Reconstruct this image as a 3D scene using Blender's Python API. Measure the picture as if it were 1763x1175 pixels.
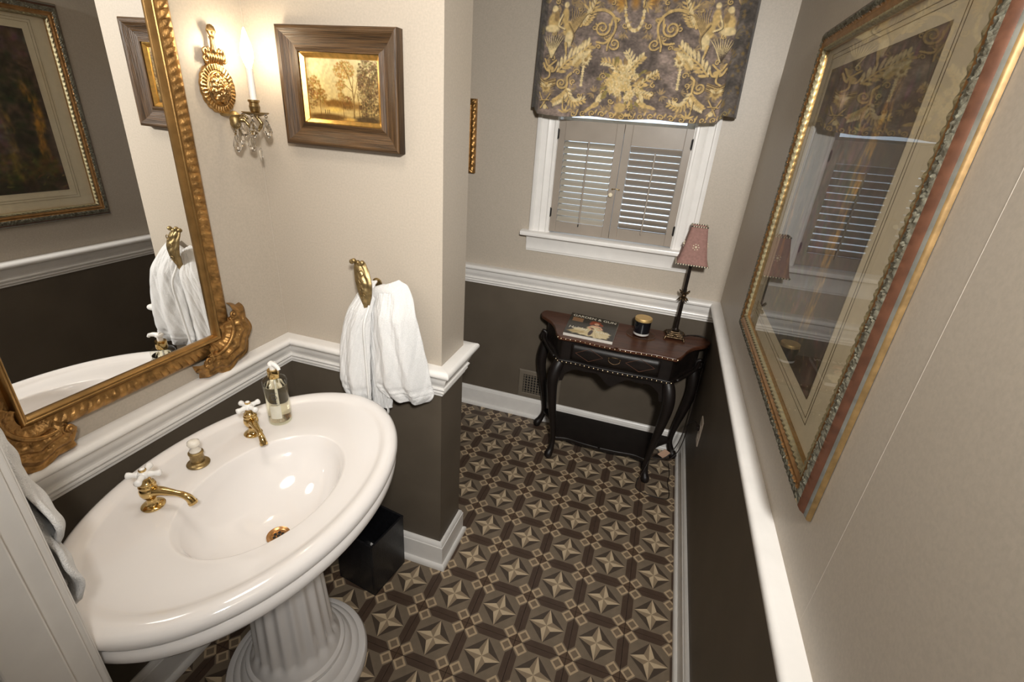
import bpy, bmesh, math, random
import numpy as np
from mathutils import Vector, Matrix, Euler
random.seed(7); np.random.seed(7)
PI = math.pi
for o in list(bpy.data.objects): bpy.data.objects.remove(o)
SC = bpy.context.scene
COL = SC.collection
# ------------------------------------------------------------------ camera
CAMP = Vector((0.1486, -0.3496, 1.8487)); YAW, PIT, ROL, FPX = -0.2803, -0.4343, 0.0765, 818.2744
fw = Vector((math.sin(YAW)*math.cos(PIT), math.cos(YAW)*math.cos(PIT), math.sin(PIT)))
rt = Vector((math.cos(YAW), -math.sin(YAW), 0)); up = rt.cross(fw)
r2 = rt*math.cos(ROL)+up*math.sin(ROL); u2 = -rt*math.sin(ROL)+up*math.cos(ROL)
cd = bpy.data.cameras.new('camera'); cam = bpy.data.objects.new('camera', cd); COL.objects.link(cam)
cam.matrix_world = Matrix(((r2.x, u2.x, -fw.x, CAMP.x), (r2.y, u2.y, -fw.y, CAMP.y), (r2.z, u2.z, -fw.z, CAMP.z), (0, 0, 0, 1)))
cd.sensor_width = 36; cd.lens = 36*FPX/1763; cd.clip_start = 0.02
SC.camera = cam
# ------------------------------------------------------------------ world, light, exposure
wd = bpy.data.worlds.new('world'); SC.world = wd; wd.use_nodes = True
bg = wd.node_tree.nodes['Background']; bg.inputs[0].default_value = (0.72, 0.84, 1.0, 1); bg.inputs[1].default_value = 1.5
def area_light(name, loc, target, size, power, color, spread=180):
    l = bpy.data.lights.new(name, 'AREA'); l.shape = 'DISK'; l.size = size; l.energy = power; l.color = color; l.spread = math.radians(spread)
    o = bpy.data.objects.new(name, l); COL.objects.link(o); o.location = loc
    o.rotation_euler = (Vector(target)-Vector(loc)).to_track_quat('-Z', 'Y').to_euler(); return o
area_light('flash_bounce_fill', (0.42, -0.65, 2.34), (-0.25, 2.3, 1.30), 0.20, 19, (1.0, 0.975, 0.93), 105)  # unseen fill near the camera, added in place of bounced flash
area_light('powder_room_overhead_fill', (-0.62, 0.36, 2.57), (-0.62, 0.40, 0), 0.40, 4.2, (1.0, 0.93, 0.84))  # unseen soft fill below the ceiling, set over the sink to brighten it
SC.view_settings.view_transform = 'Standard'; SC.view_settings.look = 'None'
SC.view_settings.exposure = 0.40; SC.view_settings.gamma = 1.0; SC.view_settings.use_curve_mapping = False
# ------------------------------------------------------------------ room numbers
XR, XL, YB, YP, XP, DP, HR = 0.541, -1.184, 2.366, 1.044, -0.511, 0.199, 1.02
YF, ZC, XJ = -0.05, 2.60, -0.70
YQ = YP+DP
# ------------------------------------------------------------------ helpers
def lin(c):
    return tuple(((x/12.92) if x <= 0.04045 else ((x+0.055)/1.055)**2.4) for x in c)
def rgb(r, g, b): return lin((r/255, g/255, b/255))
MATS = {}
def mat(name, col, rough=0.5, metal=0.0, nscale=0, namt=0.0, col2=None, bump=0.0, bscale=None, stretch=None, coat=0.0, sheen=0.0, emit=None, estr=0.0, ndetail=4, spec=None, attr=None, trans=0.0, ior=1.45):
    if name in MATS: return MATS[name]
    m = bpy.data.materials.new(name); m.use_nodes = True; nt = m.node_tree; b = nt.nodes['Principled BSDF']
    b.inputs['Base Color'].default_value = (*col, 1); b.inputs['Roughness'].default_value = rough; b.inputs['Metallic'].default_value = metal
    b.inputs['Coat Weight'].default_value = coat; b.inputs['Coat Roughness'].default_value = 0.08
    b.inputs['Sheen Weight'].default_value = sheen
    b.inputs['Transmission Weight'].default_value = trans; b.inputs['IOR'].default_value = ior
    if spec is not None: b.inputs['Specular IOR Level'].default_value = spec
    if emit: b.inputs['Emission Color'].default_value = (*emit, 1); b.inputs['Emission Strength'].default_value = estr
    tc = nt.nodes.new('ShaderNodeTexCoord'); mp = nt.nodes.new('ShaderNodeMapping'); nt.links.new(tc.outputs['Object'], mp.inputs['Vector'])
    if stretch: mp.inputs['Scale'].default_value = stretch
    src = None
    if attr:
        a = nt.nodes.new('ShaderNodeAttribute'); a.attribute_name = attr; src = a.outputs['Color']
        nt.links.new(src, b.inputs['Base Color'])
    elif nscale:
        n = nt.nodes.new('ShaderNodeTexNoise'); n.inputs['Scale'].default_value = nscale; n.inputs['Detail'].default_value = ndetail
        nt.links.new(mp.outputs['Vector'], n.inputs['Vector'])
        rmp = nt.nodes.new('ShaderNodeValToRGB'); e = rmp.color_ramp.elements
        c2 = col2 if col2 else tuple(x*(1-namt) for x in col)
        c1 = col if col2 else tuple(min(1, x*(1+namt)) for x in col)
        e[0].position = 0.32; e[1].position = 0.68; e[0].color = (*c2, 1); e[1].color = (*c1, 1)
        nt.links.new(n.outputs['Fac'], rmp.inputs['Fac']); nt.links.new(rmp.outputs['Color'], b.inputs['Base Color'])
    if bump:
        n2 = nt.nodes.new('ShaderNodeTexNoise'); n2.inputs['Scale'].default_value = bscale or nscale; n2.inputs['Detail'].default_value = 5
        nt.links.new(mp.outputs['Vector'], n2.inputs['Vector'])
        bp = nt.nodes.new('ShaderNodeBump'); bp.inputs['Strength'].default_value = bump; bp.inputs['Distance'].default_value = 0.004
        nt.links.new(n2.outputs['Fac'], bp.inputs['Height']); nt.links.new(bp.outputs['Normal'], b.inputs['Normal'])
    MATS[name] = m; return m
def glassy(name, tint=(1, 1, 1), ior=1.5, rough=0.0):
    m = bpy.data.materials.new(name); m.use_nodes = True; nt = m.node_tree; nt.nodes.clear()
    out = nt.nodes.new('ShaderNodeOutputMaterial'); mx = nt.nodes.new('ShaderNodeMixShader'); t = nt.nodes.new('ShaderNodeBsdfTransparent')
    g = nt.nodes.new('ShaderNodeBsdfGlossy'); g.inputs['Roughness'].default_value = rough; fr = nt.nodes.new('ShaderNodeFresnel'); fr.inputs['IOR'].default_value = ior
    t.inputs['Color'].default_value = (*tint, 1)
    geo = nt.nodes.new('ShaderNodeNewGeometry'); sb_ = nt.nodes.new('ShaderNodeMath'); sb_.operation = 'SUBTRACT'; sb_.inputs[0].default_value = 1.0; nt.links.new(geo.outputs['Backfacing'], sb_.inputs[1])
    mu = nt.nodes.new('ShaderNodeMath'); mu.operation = 'MULTIPLY'; nt.links.new(fr.outputs[0], mu.inputs[0]); nt.links.new(sb_.outputs[0], mu.inputs[1]); nt.links.new(mu.outputs[0], mx.inputs[0]); nt.links.new(t.outputs[0], mx.inputs[1]); nt.links.new(g.outputs[0], mx.inputs[2]); nt.links.new(mx.outputs[0], out.inputs[0])
    MATS[name] = m; return m
OFF = {}
def link_mesh(name, verts, faces, mats, parent=None, midx=None, smooth=None, local=False):
    me = bpy.data.meshes.new(name)
    off = OFF.get(parent, Vector((0, 0, 0))) if parent and not local else Vector((0, 0, 0))
    me.from_pydata([(v[0]-off.x, v[1]-off.y, v[2]-off.z) for v in verts], [], faces)
    for m in (mats if isinstance(mats, (list, tuple)) else [mats]): me.materials.append(m)
    if midx is not None: me.polygons.foreach_set('material_index', midx)
    me.update()
    if smooth is not None:
        me.polygons.foreach_set('use_smooth', [True]*len(me.polygons))
        if smooth > 0: me.set_sharp_from_angle(angle=math.radians(smooth))
    o = bpy.data.objects.new(name, me); COL.objects.link(o)
    if parent: o.parent = parent
    OFF[o] = off
    return o
def T(o, label=None, cat=None, group=None, kind=None):
    if label: o['label'] = label
    if cat: o['category'] = cat
    if group: o['group'] = group
    if kind: o['kind'] = kind
    return o
def thing(name, label, cat, loc, group=None):
    o = bpy.data.objects.new(name, None); COL.objects.link(o); o.location = loc; o.empty_display_size = 0.05
    OFF[o] = Vector(loc); return T(o, label, cat, group)
class MB:
    def __init__(s): s.v = []; s.f = []; s.m = []; s.mi = 0
    def add(s, vs, fs):
        k = len(s.v); s.v += [tuple(p) for p in vs]; s.f += [tuple(k+i for i in f) for f in fs]; s.m += [s.mi]*len(fs); return s
    def box(s, lo, hi, M=None):
        vs = [Vector((x, y, z)) for x in (lo[0], hi[0]) for y in (lo[1], hi[1]) for z in (lo[2], hi[2])]
        if M: vs = [M @ p for p in vs]
        return s.add(vs, [(0, 1, 3, 2), (4, 6, 7, 5), (0, 4, 5, 1), (2, 3, 7, 6), (0, 2, 6, 4), (1, 5, 7, 3)])
    def tube(s, pts, rad, n=8, caps=True, flat=None):
        pts = [Vector(p) for p in pts]; N = len(pts); R = rad if isinstance(rad, (list, tuple)) else [rad]*N
        ref = None; rings = []
        for i in range(N):
            t = (pts[min(i+1, N-1)]-pts[max(i-1, 0)])
            t = t.normalized() if t.length > 1e-9 else Vector((0, 0, 1))
            if ref is None:
                ref = Vector((0, 0, 1)) if abs(t.z) < 0.9 else Vector((0, 1, 0))
            a = (ref - t*ref.dot(t)); a = a.normalized() if a.length > 1e-6 else t.orthogonal().normalized()
            ref = a; b = t.cross(a)
            f = flat if flat else 1.0
            rings.append([pts[i]+a*(R[i]*math.cos(2*PI*j/n))+b*(R[i]*f*math.sin(2*PI*j/n)) for j in range(n)])
        vs = [p for r in rings for p in r]
        fs = [(i*n+j, i*n+(j+1) % n, (i+1)*n+(j+1) % n, (i+1)*n+j) for i in range(N-1) for j in range(n)]
        if caps: fs += [tuple(range(n-1, -1, -1)), tuple((N-1)*n+j for j in range(n))]
        return s.add(vs, fs)
    def lathe(s, prof, c=(0, 0, 0), n=24, M=None, rfun=None, caps=True):
        vs = []
        for (r, z) in prof:
            for j in range(n):
                a = 2*PI*j/n; rr = r*(rfun(a, z) if rfun else 1)
                p = Vector((rr*math.cos(a), rr*math.sin(a), z))
                if M: p = M @ p
                vs.append(p+Vector(c))
        N = len(prof)
        fs = [(i*n+j, i*n+(j+1) % n, (i+1)*n+(j+1) % n, (i+1)*n+j) for i in range(N-1) for j in range(n)]
        if caps: fs += [tuple(range(n-1, -1, -1)), tuple((N-1)*n+j for j in range(n))]
        return s.add(vs, fs)
    def ball(s, c, r, n=8, m=6, M=None):
        r = (r, r, r) if not isinstance(r, (tuple, list)) else r
        prof = [(math.sin(PI*i/m), -math.cos(PI*i/m)) for i in range(m+1)]
        vs = []
        for (a, z) in prof:
            for j in range(n):
                p = Vector((a*math.cos(2*PI*j/n)*r[0], a*math.sin(2*PI*j/n)*r[1], z*r[2]))
                if M: p = M @ p
                vs.append(p+Vector(c))
        return s.add(vs, [(i*n+j, i*n+(j+1) % n, (i+1)*n+(j+1) % n, (i+1)*n+j) for i in range(m) for j in range(n)])
    def grid(s, fn, nu, nv, flip=False):
        vs = [fn(i/(nu-1), j/(nv-1)) for j in range(nv) for i in range(nu)]
        fs = []
        for j in range(nv-1):
            for i in range(nu-1):
                q = (j*nu+i, j*nu+i+1, (j+1)*nu+i+1, (j+1)*nu+i); fs.append(q[::-1] if flip else q)
        return s.add(vs, fs)
    def prism(s, outline, z0, z1):
        n = len(outline)
        vs = [(x, y, z0) for x, y in outline]+[(x, y, z1) for x, y in outline]
        return s.add(vs, [tuple(range(n-1, -1, -1)), tuple(range(n, 2*n))]+[(i, (i+1) % n, n+(i+1) % n, n+i) for i in range(n)])
    def build(s, name, mats, parent=None, smooth=None, local=False, bevel=0.0, fix=True):
        o = link_mesh(name, s.v, s.f, mats, parent, s.m, smooth, local)
        if fix:
            bm = bmesh.new(); bm.from_mesh(o.data); bmesh.ops.recalc_face_normals(bm, faces=bm.faces); bm.to_mesh(o.data); bm.free()
        if bevel:
            md = o.modifiers.new('bevel', 'BEVEL'); md.width = bevel; md.segments = 2; md.limit_method = 'ANGLE'; md.angle_limit = math.radians(40)
        return o
def spline(pts, n):
    """Catmull-Rom through pts, n samples."""
    P = [Vector(p) for p in pts]; P = [P[0]*2-P[1]]+P+[P[-1]*2-P[-2]]; k = len(P)-3; out = []
    for i in range(n):
        t = i/(n-1)*k; j = min(int(t), k-1); t -= j; a, b, c, d = P[j:j+4]
        out.append(0.5*((2*b)+(c-a)*t+(2*a-5*b+4*c-d)*t*t+(3*b-a-3*c+d)*t**3))
    return out
def struct(o): o['kind'] = 'structure'; return o
# ------------------------------------------------------------------ raster painter for flat print (vertex colours)
class Ras:
    def __init__(s, w, h, col):
        s.w, s.h = w, h; s.a = np.zeros((h, w, 3)); s.a[:] = np.array(col)/255.0
        s.X, s.Y = np.meshgrid(np.arange(w)+0.5, np.arange(h)+0.5)
    def blend(s, sl, al, col):
        c = np.array(col)/255.0; s.a[sl] = s.a[sl]*(1-al[..., None])+c*al[..., None]
    def box(s, x0, y0, x1, y1):
        return (slice(max(0, int(y0)), max(0, min(s.h, int(y1)+2))), slice(max(0, int(x0)), max(0, min(s.w, int(x1)+2))))
    def stroke(s, pts, w0, col, w1=None, al=1.0, soft=0.6):
        w1 = w0 if w1 is None else w1; n = len(pts)-1
        for i in range(n):
            (ax, ay), (bx, by) = pts[i][:2], pts[i+1][:2]
            wa = (w0+(w1-w0)*i/n)/2; wb = (w0+(w1-w0)*(i+1)/n)/2; p = max(wa, wb)+2
            sl = s.box(min(ax, bx)-p, min(ay, by)-p, max(ax, bx)+p, max(ay, by)+p)
            X, Y = s.X[sl], s.Y[sl]
            if X.size == 0: continue
            dx, dy = bx-ax, by-ay; L = dx*dx+dy*dy+1e-9
            t = np.clip(((X-ax)*dx+(Y-ay)*dy)/L, 0, 1); d = np.hypot(X-ax-t*dx, Y-ay-t*dy)
            s.blend(sl, np.clip((wa+(wb-wa)*t-d)/soft+0.5, 0, 1)*al, col)
    def blob(s, cx, cy, rx, ry, col, ang=0.0, soft=0.25, al=1.0, rough=0.0):
        R = max(rx, ry)*1.4+2; sl = s.box(cx-R, cy-R, cx+R, cy+R); X, Y = s.X[sl]-cx, s.Y[sl]-cy
        if X.size == 0: return
        c, sn = math.cos(ang), math.sin(ang); u = (X*c+Y*sn)/rx; v = (-X*sn+Y*c)/ry
        d = np.hypot(u, v)
        if rough: th = np.arctan2(v, u); ph = random.random()*6; d = d*(1+rough*np.sin(th*5+ph)+rough*np.sin(th*11+2*ph))
        s.blend(sl, np.clip((1-d)/soft, 0, 1)*al, col)
    def noise(s, cell, amp, tint=(1, 1, 1), aniso=1.0):
        gh, gw = int(s.h/cell/aniso)+3, int(s.w/cell)+3; g = np.random.rand(gh, gw)-0.5
        y = s.Y/cell/aniso; x = s.X/cell; yi, xi = y.astype(int), x.astype(int); fy, fx = y-yi, x-xi
        fy = fy*fy*(3-2*fy); fx = fx*fx*(3-2*fx)
        n = (g[yi, xi]*(1-fx)+g[yi, xi+1]*fx)*(1-fy)+(g[yi+1, xi]*(1-fx)+g[yi+1, xi+1]*fx)*fy
        s.a = np.clip(s.a*(1+n[..., None]*amp*np.array(tint)), 0, 1)
    def poly(s, pts, col, al=1.0):
        X, Y = s.X, s.Y; ins = np.zeros(X.shape, bool); n = len(pts)
        for i in range(n):
            (x0, y0), (x1, y1) = pts[i][:2], pts[(i+1) % n][:2]
            if y0 == y1: continue
            c = ((y0 > Y) != (y1 > Y)) & (X < (x1-x0)*(Y-y0)/(y1-y0)+x0); ins ^= c
        s.blend((slice(None), slice(None)), ins*al, col)
    def linear(s):
        a = s.a; return np.where(a <= 0.04045, a/12.92, ((a+0.055)/1.055)**2.4)
def print_mesh(name, ras, fn, material, parent=None, smooth=None, thick=0.0):
    """grid whose vertices carry the raster's colours; fn(u,v) -> point, u 0..1 left-right, v 0..1 top-bottom"""
    w, h = ras.w, ras.h
    vs = [fn(i/(w-1), j/(h-1)) for j in range(h) for i in range(w)]
    fs = [(j*w+i, (j+1)*w+i, (j+1)*w+i+1, j*w+i+1) for j in range(h-1) for i in range(w-1)]
    o = link_mesh(name, vs, fs, material, parent, None, smooth)
    at = o.data.color_attributes.new('print', 'FLOAT_COLOR', 'POINT')
    c = np.ones((h*w, 4), np.float32); c[:, :3] = ras.linear().reshape(-1, 3); at.data.foreach_set('color', c.ravel())
    if thick:
        md = o.modifiers.new('thickness', 'SOLIDIFY'); md.thickness = thick; md.offset = 0
    return o
# ------------------------------------------------------------------ materials
M_UP = mat('wallpaper_silver', (0.455, 0.397, 0.326), 0.42, 0.0, 160, 0.055, bump=0.03, bscale=500, spec=0.5, ndetail=8)
M_LO = mat('wall_taupe', (0.108, 0.087, 0.064), 0.5, 0, 6, 0.08, bump=0.04, bscale=300)
M_TRIM = mat('white_trim_paint', (0.80, 0.775, 0.74), 0.28, 0, 14, 0.03, bump=0.03, bscale=60)
M_CEIL = mat('ceiling_paint', (0.78, 0.76, 0.72), 0.8, 0, 8, 0.03)
M_PORC = mat('porcelain', (0.845, 0.81, 0.785), 0.08, 0, 3, 0.015, coat=0.6)
M_PORC2 = mat('handle_porcelain', (0.87, 0.86, 0.84), 0.1, 0, 5, 0.02, coat=0.5)
M_BRASS = mat('polished_brass', (0.66, 0.47, 0.20), 0.14, 1.0, 40, 0.10)
M_OLDBR = mat('aged_brass', (0.34, 0.25, 0.12), 0.46, 1.0, 60, 0.3, bump=0.1, bscale=120)
M_GILT = mat('antique_gilt', (0.34, 0.185, 0.060), 0.38, 0.75, 45, 0.4, bump=0.35, bscale=160)
M_GILT2 = mat('gilt_bar', (0.40, 0.235, 0.085), 0.3, 0.9, 30, 0.15, bump=0.08, bscale=90)
M_SCON = mat('sconce_gilt', (0.52, 0.33, 0.14), 0.30, 1.0, 60, 0.2, bump=0.1, bscale=200)
M_BRONZE = mat('sconce_bronze', (0.34, 0.25, 0.12), 0.3, 1.0, 50, 0.25)
M_MIRROR = mat('mirror_silver', (0.93, 0.93, 0.92), 0.0, 1.0)
M_WOODF = mat('weathered_wood', (0.22, 0.125, 0.06), 0.55, 0, 14, 0.5, col2=(0.10, 0.055, 0.028), bump=0.5, bscale=60, stretch=(6, 6, 6))
M_TOWEL = mat('white_terry', (0.81, 0.805, 0.795), 0.95, 0, 300, 0.05, bump=1.0, bscale=420, sheen=0.3)
M_HEM = mat('towel_hem', (0.74, 0.735, 0.72), 0.8, 0, 200, 0.03, bump=0.3, bscale=500)
M_BLACK = mat('black_leatherette', (0.010, 0.010, 0.012), 0.35, 0, 60, 0.3, bump=0.15, bscale=150)
M_TABLE = mat('mahogany_dark', (0.078, 0.029, 0.015), 0.36, 0, 12, 0.35, bump=0.05, bscale=60, stretch=(1, 6, 6), coat=0.08)
M_TABLE2 = mat('ebonised_wood', (0.009, 0.006, 0.005), 0.45, 0, 18, 0.3, bump=0.06, bscale=50)
M_NAIL = mat('brass_nail', (0.85, 0.70, 0.48), 0.25, 1.0, 80, 0.1)
M_CORD = mat('brown_cord', (0.018, 0.012, 0.009), 0.5, 0, 50, 0.2)
M_SHUT = mat('taupe_shutter_paint', (0.30, 0.255, 0.21), 0.35, 0, 10, 0.06, bump=0.03, bscale=40)
M_SLATL = mat('slat_paint', (0.36, 0.32, 0.26), 0.32, 0, 10, 0.06)
M_DARK = mat('dark_iron', (0.03, 0.027, 0.025), 0.45, 0.6, 40, 0.2)
M_BRONZL = mat('lamp_bronze', (0.10, 0.065, 0.035), 0.38, 0.8, 70, 0.4, bump=0.2, bscale=140)
M_SHADE = mat('rose_shade_cloth', (0.30, 0.165, 0.138), 0.8, 0, 90, 0.12, bump=0.15, bscale=400)
M_BEADL = mat('cream_trim', (0.75, 0.66, 0.48), 0.5, 0, 80, 0.15)
M_VENT = mat('vent_paint', (0.17, 0.142, 0.108), 0.45, 0, 12, 0.06)
M_VENTD = mat('vent_dark', (0.012, 0.011, 0.010), 0.6, 0, 12, 0.1)
M_PRINT = mat('printed_paper', (1, 1, 1), 0.45, attr='print')
M_PRINTG = mat('printed_gloss', (1, 1, 1), 0.22, attr='print')
M_CLOTH = mat('tapestry_cloth', (1, 1, 1), 0.75, attr='print', bump=0.4, bscale=500, sheen=0.15)
M_OIL = mat('varnished_oil', (1, 1, 1), 0.2, attr='print', bump=0.15, bscale=120)
M_MATB = mat('mat_board', (0.68, 0.58, 0.41), 0.75, 0, 40, 0.04)
M_MATL = mat('mat_line', (0.20, 0.15, 0.09), 0.7, 0, 40, 0.1)
M_PLATE = mat('switchplate', (0.72, 0.62, 0.52), 0.4, 0, 20, 0.03)
M_PLUG = mat('beige_plug', (0.62, 0.40, 0.28), 0.5, 0, 30, 0.05)
M_BULB = mat('lit_bulb', (1, 0.9, 0.7), 0.4, 0, 5, 0.01, emit=(1.0, 0.86, 0.62), estr=45)
M_CANDLE = mat('candle_sleeve', (0.86, 0.83, 0.78), 0.45, 0, 20, 0.02)
M_GLASS = glassy('clear_glass', (0.98, 0.99, 0.98), 1.5)
M_PICG = glassy('picture_glass', (0.985, 0.99, 0.985), 1.62)
M_BOTG = glassy('bottle_glass', (0.97, 0.97, 0.93), 1.35)
M_LIQ = glassy('soap_liquid', (0.90, 0.86, 0.70), 1.2)
M_CRYS = mat('cut_crystal', (1, 0.98, 0.95), 0.0, 0, 5, 0.01, trans=1.0, ior=1.55)
# ------------------------------------------------------------------ the shell
def wall(name, boxes):
    """boxes of (lo, hi); faces above the rail get wallpaper, below the taupe"""
    m = MB()
    for lo, hi in boxes:
        zc = HR-0.06
        if lo[2] < zc < hi[2]:
            m.mi = 1; m.box(lo, (hi[0], hi[1], zc)); m.mi = 0; m.box((lo[0], lo[1], zc), hi)
        else:
            m.mi = 0 if lo[2] >= zc else 1; m.box(lo, hi)
    o = m.build(name, [M_UP, M_LO], fix=False); return struct(o)
TH = 0.12
wall('wall_right', [((XR, -1.9, 0), (XR+TH, YB+TH, ZC))])
WX0, WX1, WZ0, WZ1 = -0.468, 0.228, 1.268, 2.42
wall('wall_back', [((XL-TH, YB, 0), (WX0, YB+TH, ZC)), ((WX1, YB, 0), (XR, YB+TH, ZC)), ((WX0, YB, 0), (WX1, YB+TH, WZ0)), ((WX0, YB, WZ1), (WX1, YB+TH, ZC))])
wall('wall_left', [((XL-TH, YF-TH, 0), (XL, YB, ZC))])
wall('wall_partition', [((XL, YP, 0), (XP, YQ, ZC))])
wall('wall_front', [((XL, YF-TH, 0), (XJ-0.02, YF, ZC)), ((XJ-0.02, YF-TH, 2.50), (XR, YF, ZC))])
struct(MB().box((-1.7, -1.9, ZC), (XR+TH, YB+TH, ZC+0.1)).build('ceiling', M_CEIL))
M_HALL = mat('hall_paint', (0.62, 0.58, 0.52), 0.7, 0, 8, 0.03)
struct(MB().box((-1.7, -2.02, 0), (XR+TH, -1.9, ZC)).build('wall_hall', M_HALL))
struct(MB().box((-1.82, -1.9, 0), (-1.7, YF-TH, ZC)).build('wall_hall_left', M_HALL))
struct(MB().box((-1.7, YF-TH-0.02, 0), (XL-TH, YF-TH+0.02, ZC)).build('wall_hall_side', M_HALL))
# door casing and jamb at the left of the opening the camera looks through
dr = MB(); dr.box((XJ-0.02, YF-TH-0.005, 0), (XJ, YF+0.005, 2.48))
dr.box((XJ, YF-TH+0.02, 0), (XJ+0.012, YF-0.03, 2.48))
struct(dr.build('door_1', M_TRIM, bevel=0.003))
cs = MB(); cs.box((XJ-0.085, YF, 0), (XJ-0.008, YF+0.018, 2.5)); cs.box((XJ-0.085, YF+0.018, 0), (XJ-0.07, YF+0.028, 2.5)); cs.box((XJ-0.03, YF+0.016, 0), (XJ-0.012, YF+0.022, 2.5))
struct(cs.build('trim_5', M_TRIM, bevel=0.003))
# floor with cement tiles -------------------------------------------------
floor = struct(MB().box((XL, -1.9, -0.06), (XR, YB, -0.008)).build('floor', mat('grout', (0.035, 0.026, 0.02), 0.8, 0, 30, 0.2)))
OFF[floor] = Vector((0, 0, 0))
TC = {'hex': (80, 64, 53), 'tri': (78, 67, 57), 'band': (124, 110, 93), 'lite': (198, 178, 148), 'mid': (148, 130, 107), 'sq': (186, 164, 134), 'sqin': (126, 109, 90), 'cor': (92, 73, 58)}
TCK = list(TC)
TM = [mat('tile_'+k, rgb(*TC[k]), 0.42, 0, 25, 0.10, bump=0.03, bscale=80, spec=0.4) for k in TCK]
TS = 0.2032; TOX, TOY = -0.2884, 1.4426
def tile_mesh(name='tile'):
    h = TS/2-0.0008; V = []; F = []; MI = []
    def poly(pts, k):
        if sum(pts[i][0]*pts[(i+1) % len(pts)][1]-pts[(i+1) % len(pts)][0]*pts[i][1] for i in range(len(pts))) < 0: pts = pts[::-1]
        b = len(V); V.extend([(x*h, y*h, 0.0) for x, y in pts]); F.append(tuple(range(b, b+len(pts)))); MI.append(TCK.index(k))
    a = 0.27
    for q in range(4):
        c, s = [(1, 0), (0, 1), (-1, 0), (0, -1)][q]
        R = lambda p: (p[0]*c-p[1]*s, p[0]*s+p[1]*c)
        P = lambda pts, k: poly([R(p) for p in pts], k)
        P([(1, .67), (.775, .43), (.775, -.43), (1, -.67)], 'hex')
        for g_ in (1, -1): P([(1, .67*g_), (1, .73*g_), (.73, .46*g_), (.73, .43*g_), (.775, .43*g_)], 'band')
        P([(.73, .43), (.775, .43), (.775, -.43), (.73, -.43)], 'band')
        P([(1, 1), (1-a, 1), (1, 1-a)], 'cor')
        o = (1-a, 1-a); i = a*0.62
        D = [(1-a+a, 1-a), (1-a, 1-a+a), (1-a-a, 1-a), (1-a, 1-a-a)]; E = [(1-a+i, 1-a), (1-a, 1-a+i), (1-a-i, 1-a), (1-a, 1-a-i)]
        for k in range(4): P([D[k], D[(k+1) % 4], E[(k+1) % 4], E[k]], 'sq')
        P(E, 'sqin')
        t, nn = 0.73, 0.20
        P([(t, 0), (0, t), (nn, nn)][::1], 'tri')
        P([(t, 0), (1-a, 0), (1-a, 1-2*a), (1-2*a, 1-a), (0, 1-a), (0, t)], 'band')
        # the tip along +x: halves above and below its ridge, light on the clockwise side
        P([(0, 0), (t, 0), (nn, nn)], 'mid'); P([(0, 0), (nn, -nn), (t, 0)], 'lite')
    b = len(V); V.extend([(-h, -h, 0), (h, -h, 0), (h, h, 0), (-h, h, 0), (-h, -h, -0.008), (h, -h, -0.008), (h, h, -0.008), (-h, h, -0.008)])
    for f in [(0, 4, 5, 1), (1, 5, 6, 2), (2, 6, 7, 3), (3, 7, 4, 0)]: F.append(tuple(b+i for i in f)); MI.append(0)
    me = bpy.data.meshes.new(name); me.from_pydata(V, [], F)
    for m in TM: me.materials.append(m)
    me.polygons.foreach_set('material_index', MI); me.update(); return me
TME = tile_mesh()
def clipped(cx, cy, lo, hi):
    bm = bmesh.new(); bm.from_mesh(TME)
    for ax, sg, v in ((0, -1, lo[0]-cx), (0, 1, hi[0]-cx), (1, -1, lo[1]-cy), (1, 1, hi[1]-cy)):
        co = [0, 0, 0]; co[ax] = v; no = [0, 0, 0]; no[ax] = sg
        bmesh.ops.bisect_plane(bm, geom=bm.verts[:]+bm.edges[:]+bm.faces[:], plane_co=co, plane_no=no, clear_outer=True)
    me = bpy.data.meshes.new('tile'); bm.to_mesh(me); bm.free()
    for m in TM: me.materials.append(m)
    return me
FLO, FHI = (XL+0.001, -0.55), (XR-0.001, YB-0.001)
for i in range(-6, 5):
    for j in range(-12, 6):
        cx, cy = TOX+(i+0.5)*TS, TOY+(j+0.5)*TS; h = TS/2
        if cx+h < FLO[0]+0.01 or cx-h > FHI[0]-0.01 or cy+h < FLO[1]+0.01 or cy-h > FHI[1]-0.01: continue
        if cx+h < XP and cy-h > YP and cy+h < YQ: continue
        cut = cx-h < FLO[0] or cx+h > FHI[0] or cy-h < FLO[1] or cy+h > FHI[1]
        o = bpy.data.objects.new('tile', clipped(cx, cy, FLO, FHI) if cut else TME); COL.objects.link(o)
        o.parent = floor; o.location = (cx, cy, 0)
# chair rail and baseboard: mitred sweeps round the room --------------------
LOOP = [(XR, -1.9), (XR, YB), (XL, YB), (XL, YQ), (XP, YQ), (XP, YP), (XL, YP), (XL, YF), (XJ-0.085, YF)]
def mitres():
    out = []
    for i, p in enumerate(LOOP):
        def nrm(a, b):
            d = Vector((b[0]-a[0], b[1]-a[1])).normalized(); return Vector((-d.y, d.x))
        if i == 0: out.append(nrm(LOOP[0], LOOP[1]))
        elif i == len(LOOP)-1: out.append(nrm(LOOP[-2], LOOP[-1]))
        else: out.append(nrm(LOOP[i-1], p)+nrm(p, LOOP[i+1]))
    return out
MIT = mitres()
def sweep(name, segs, prof, m):
    b = MB()
    for i in segs:
        vs = []
        for k in (i, i+1):
            vs += [(LOOP[k][0]+MIT[k].x*d, LOOP[k][1]+MIT[k].y*d, z) for d, z in prof]
        n = len(prof)
        b.add(vs, [(j, j+1, n+j+1, n+j) for j in range(n-1)]+[(n-1, 0, n, 2*n-1), tuple(range(n-1, -1, -1)), tuple(range(n, 2*n))])
    return struct(b.build(name, m, smooth=35))
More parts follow.
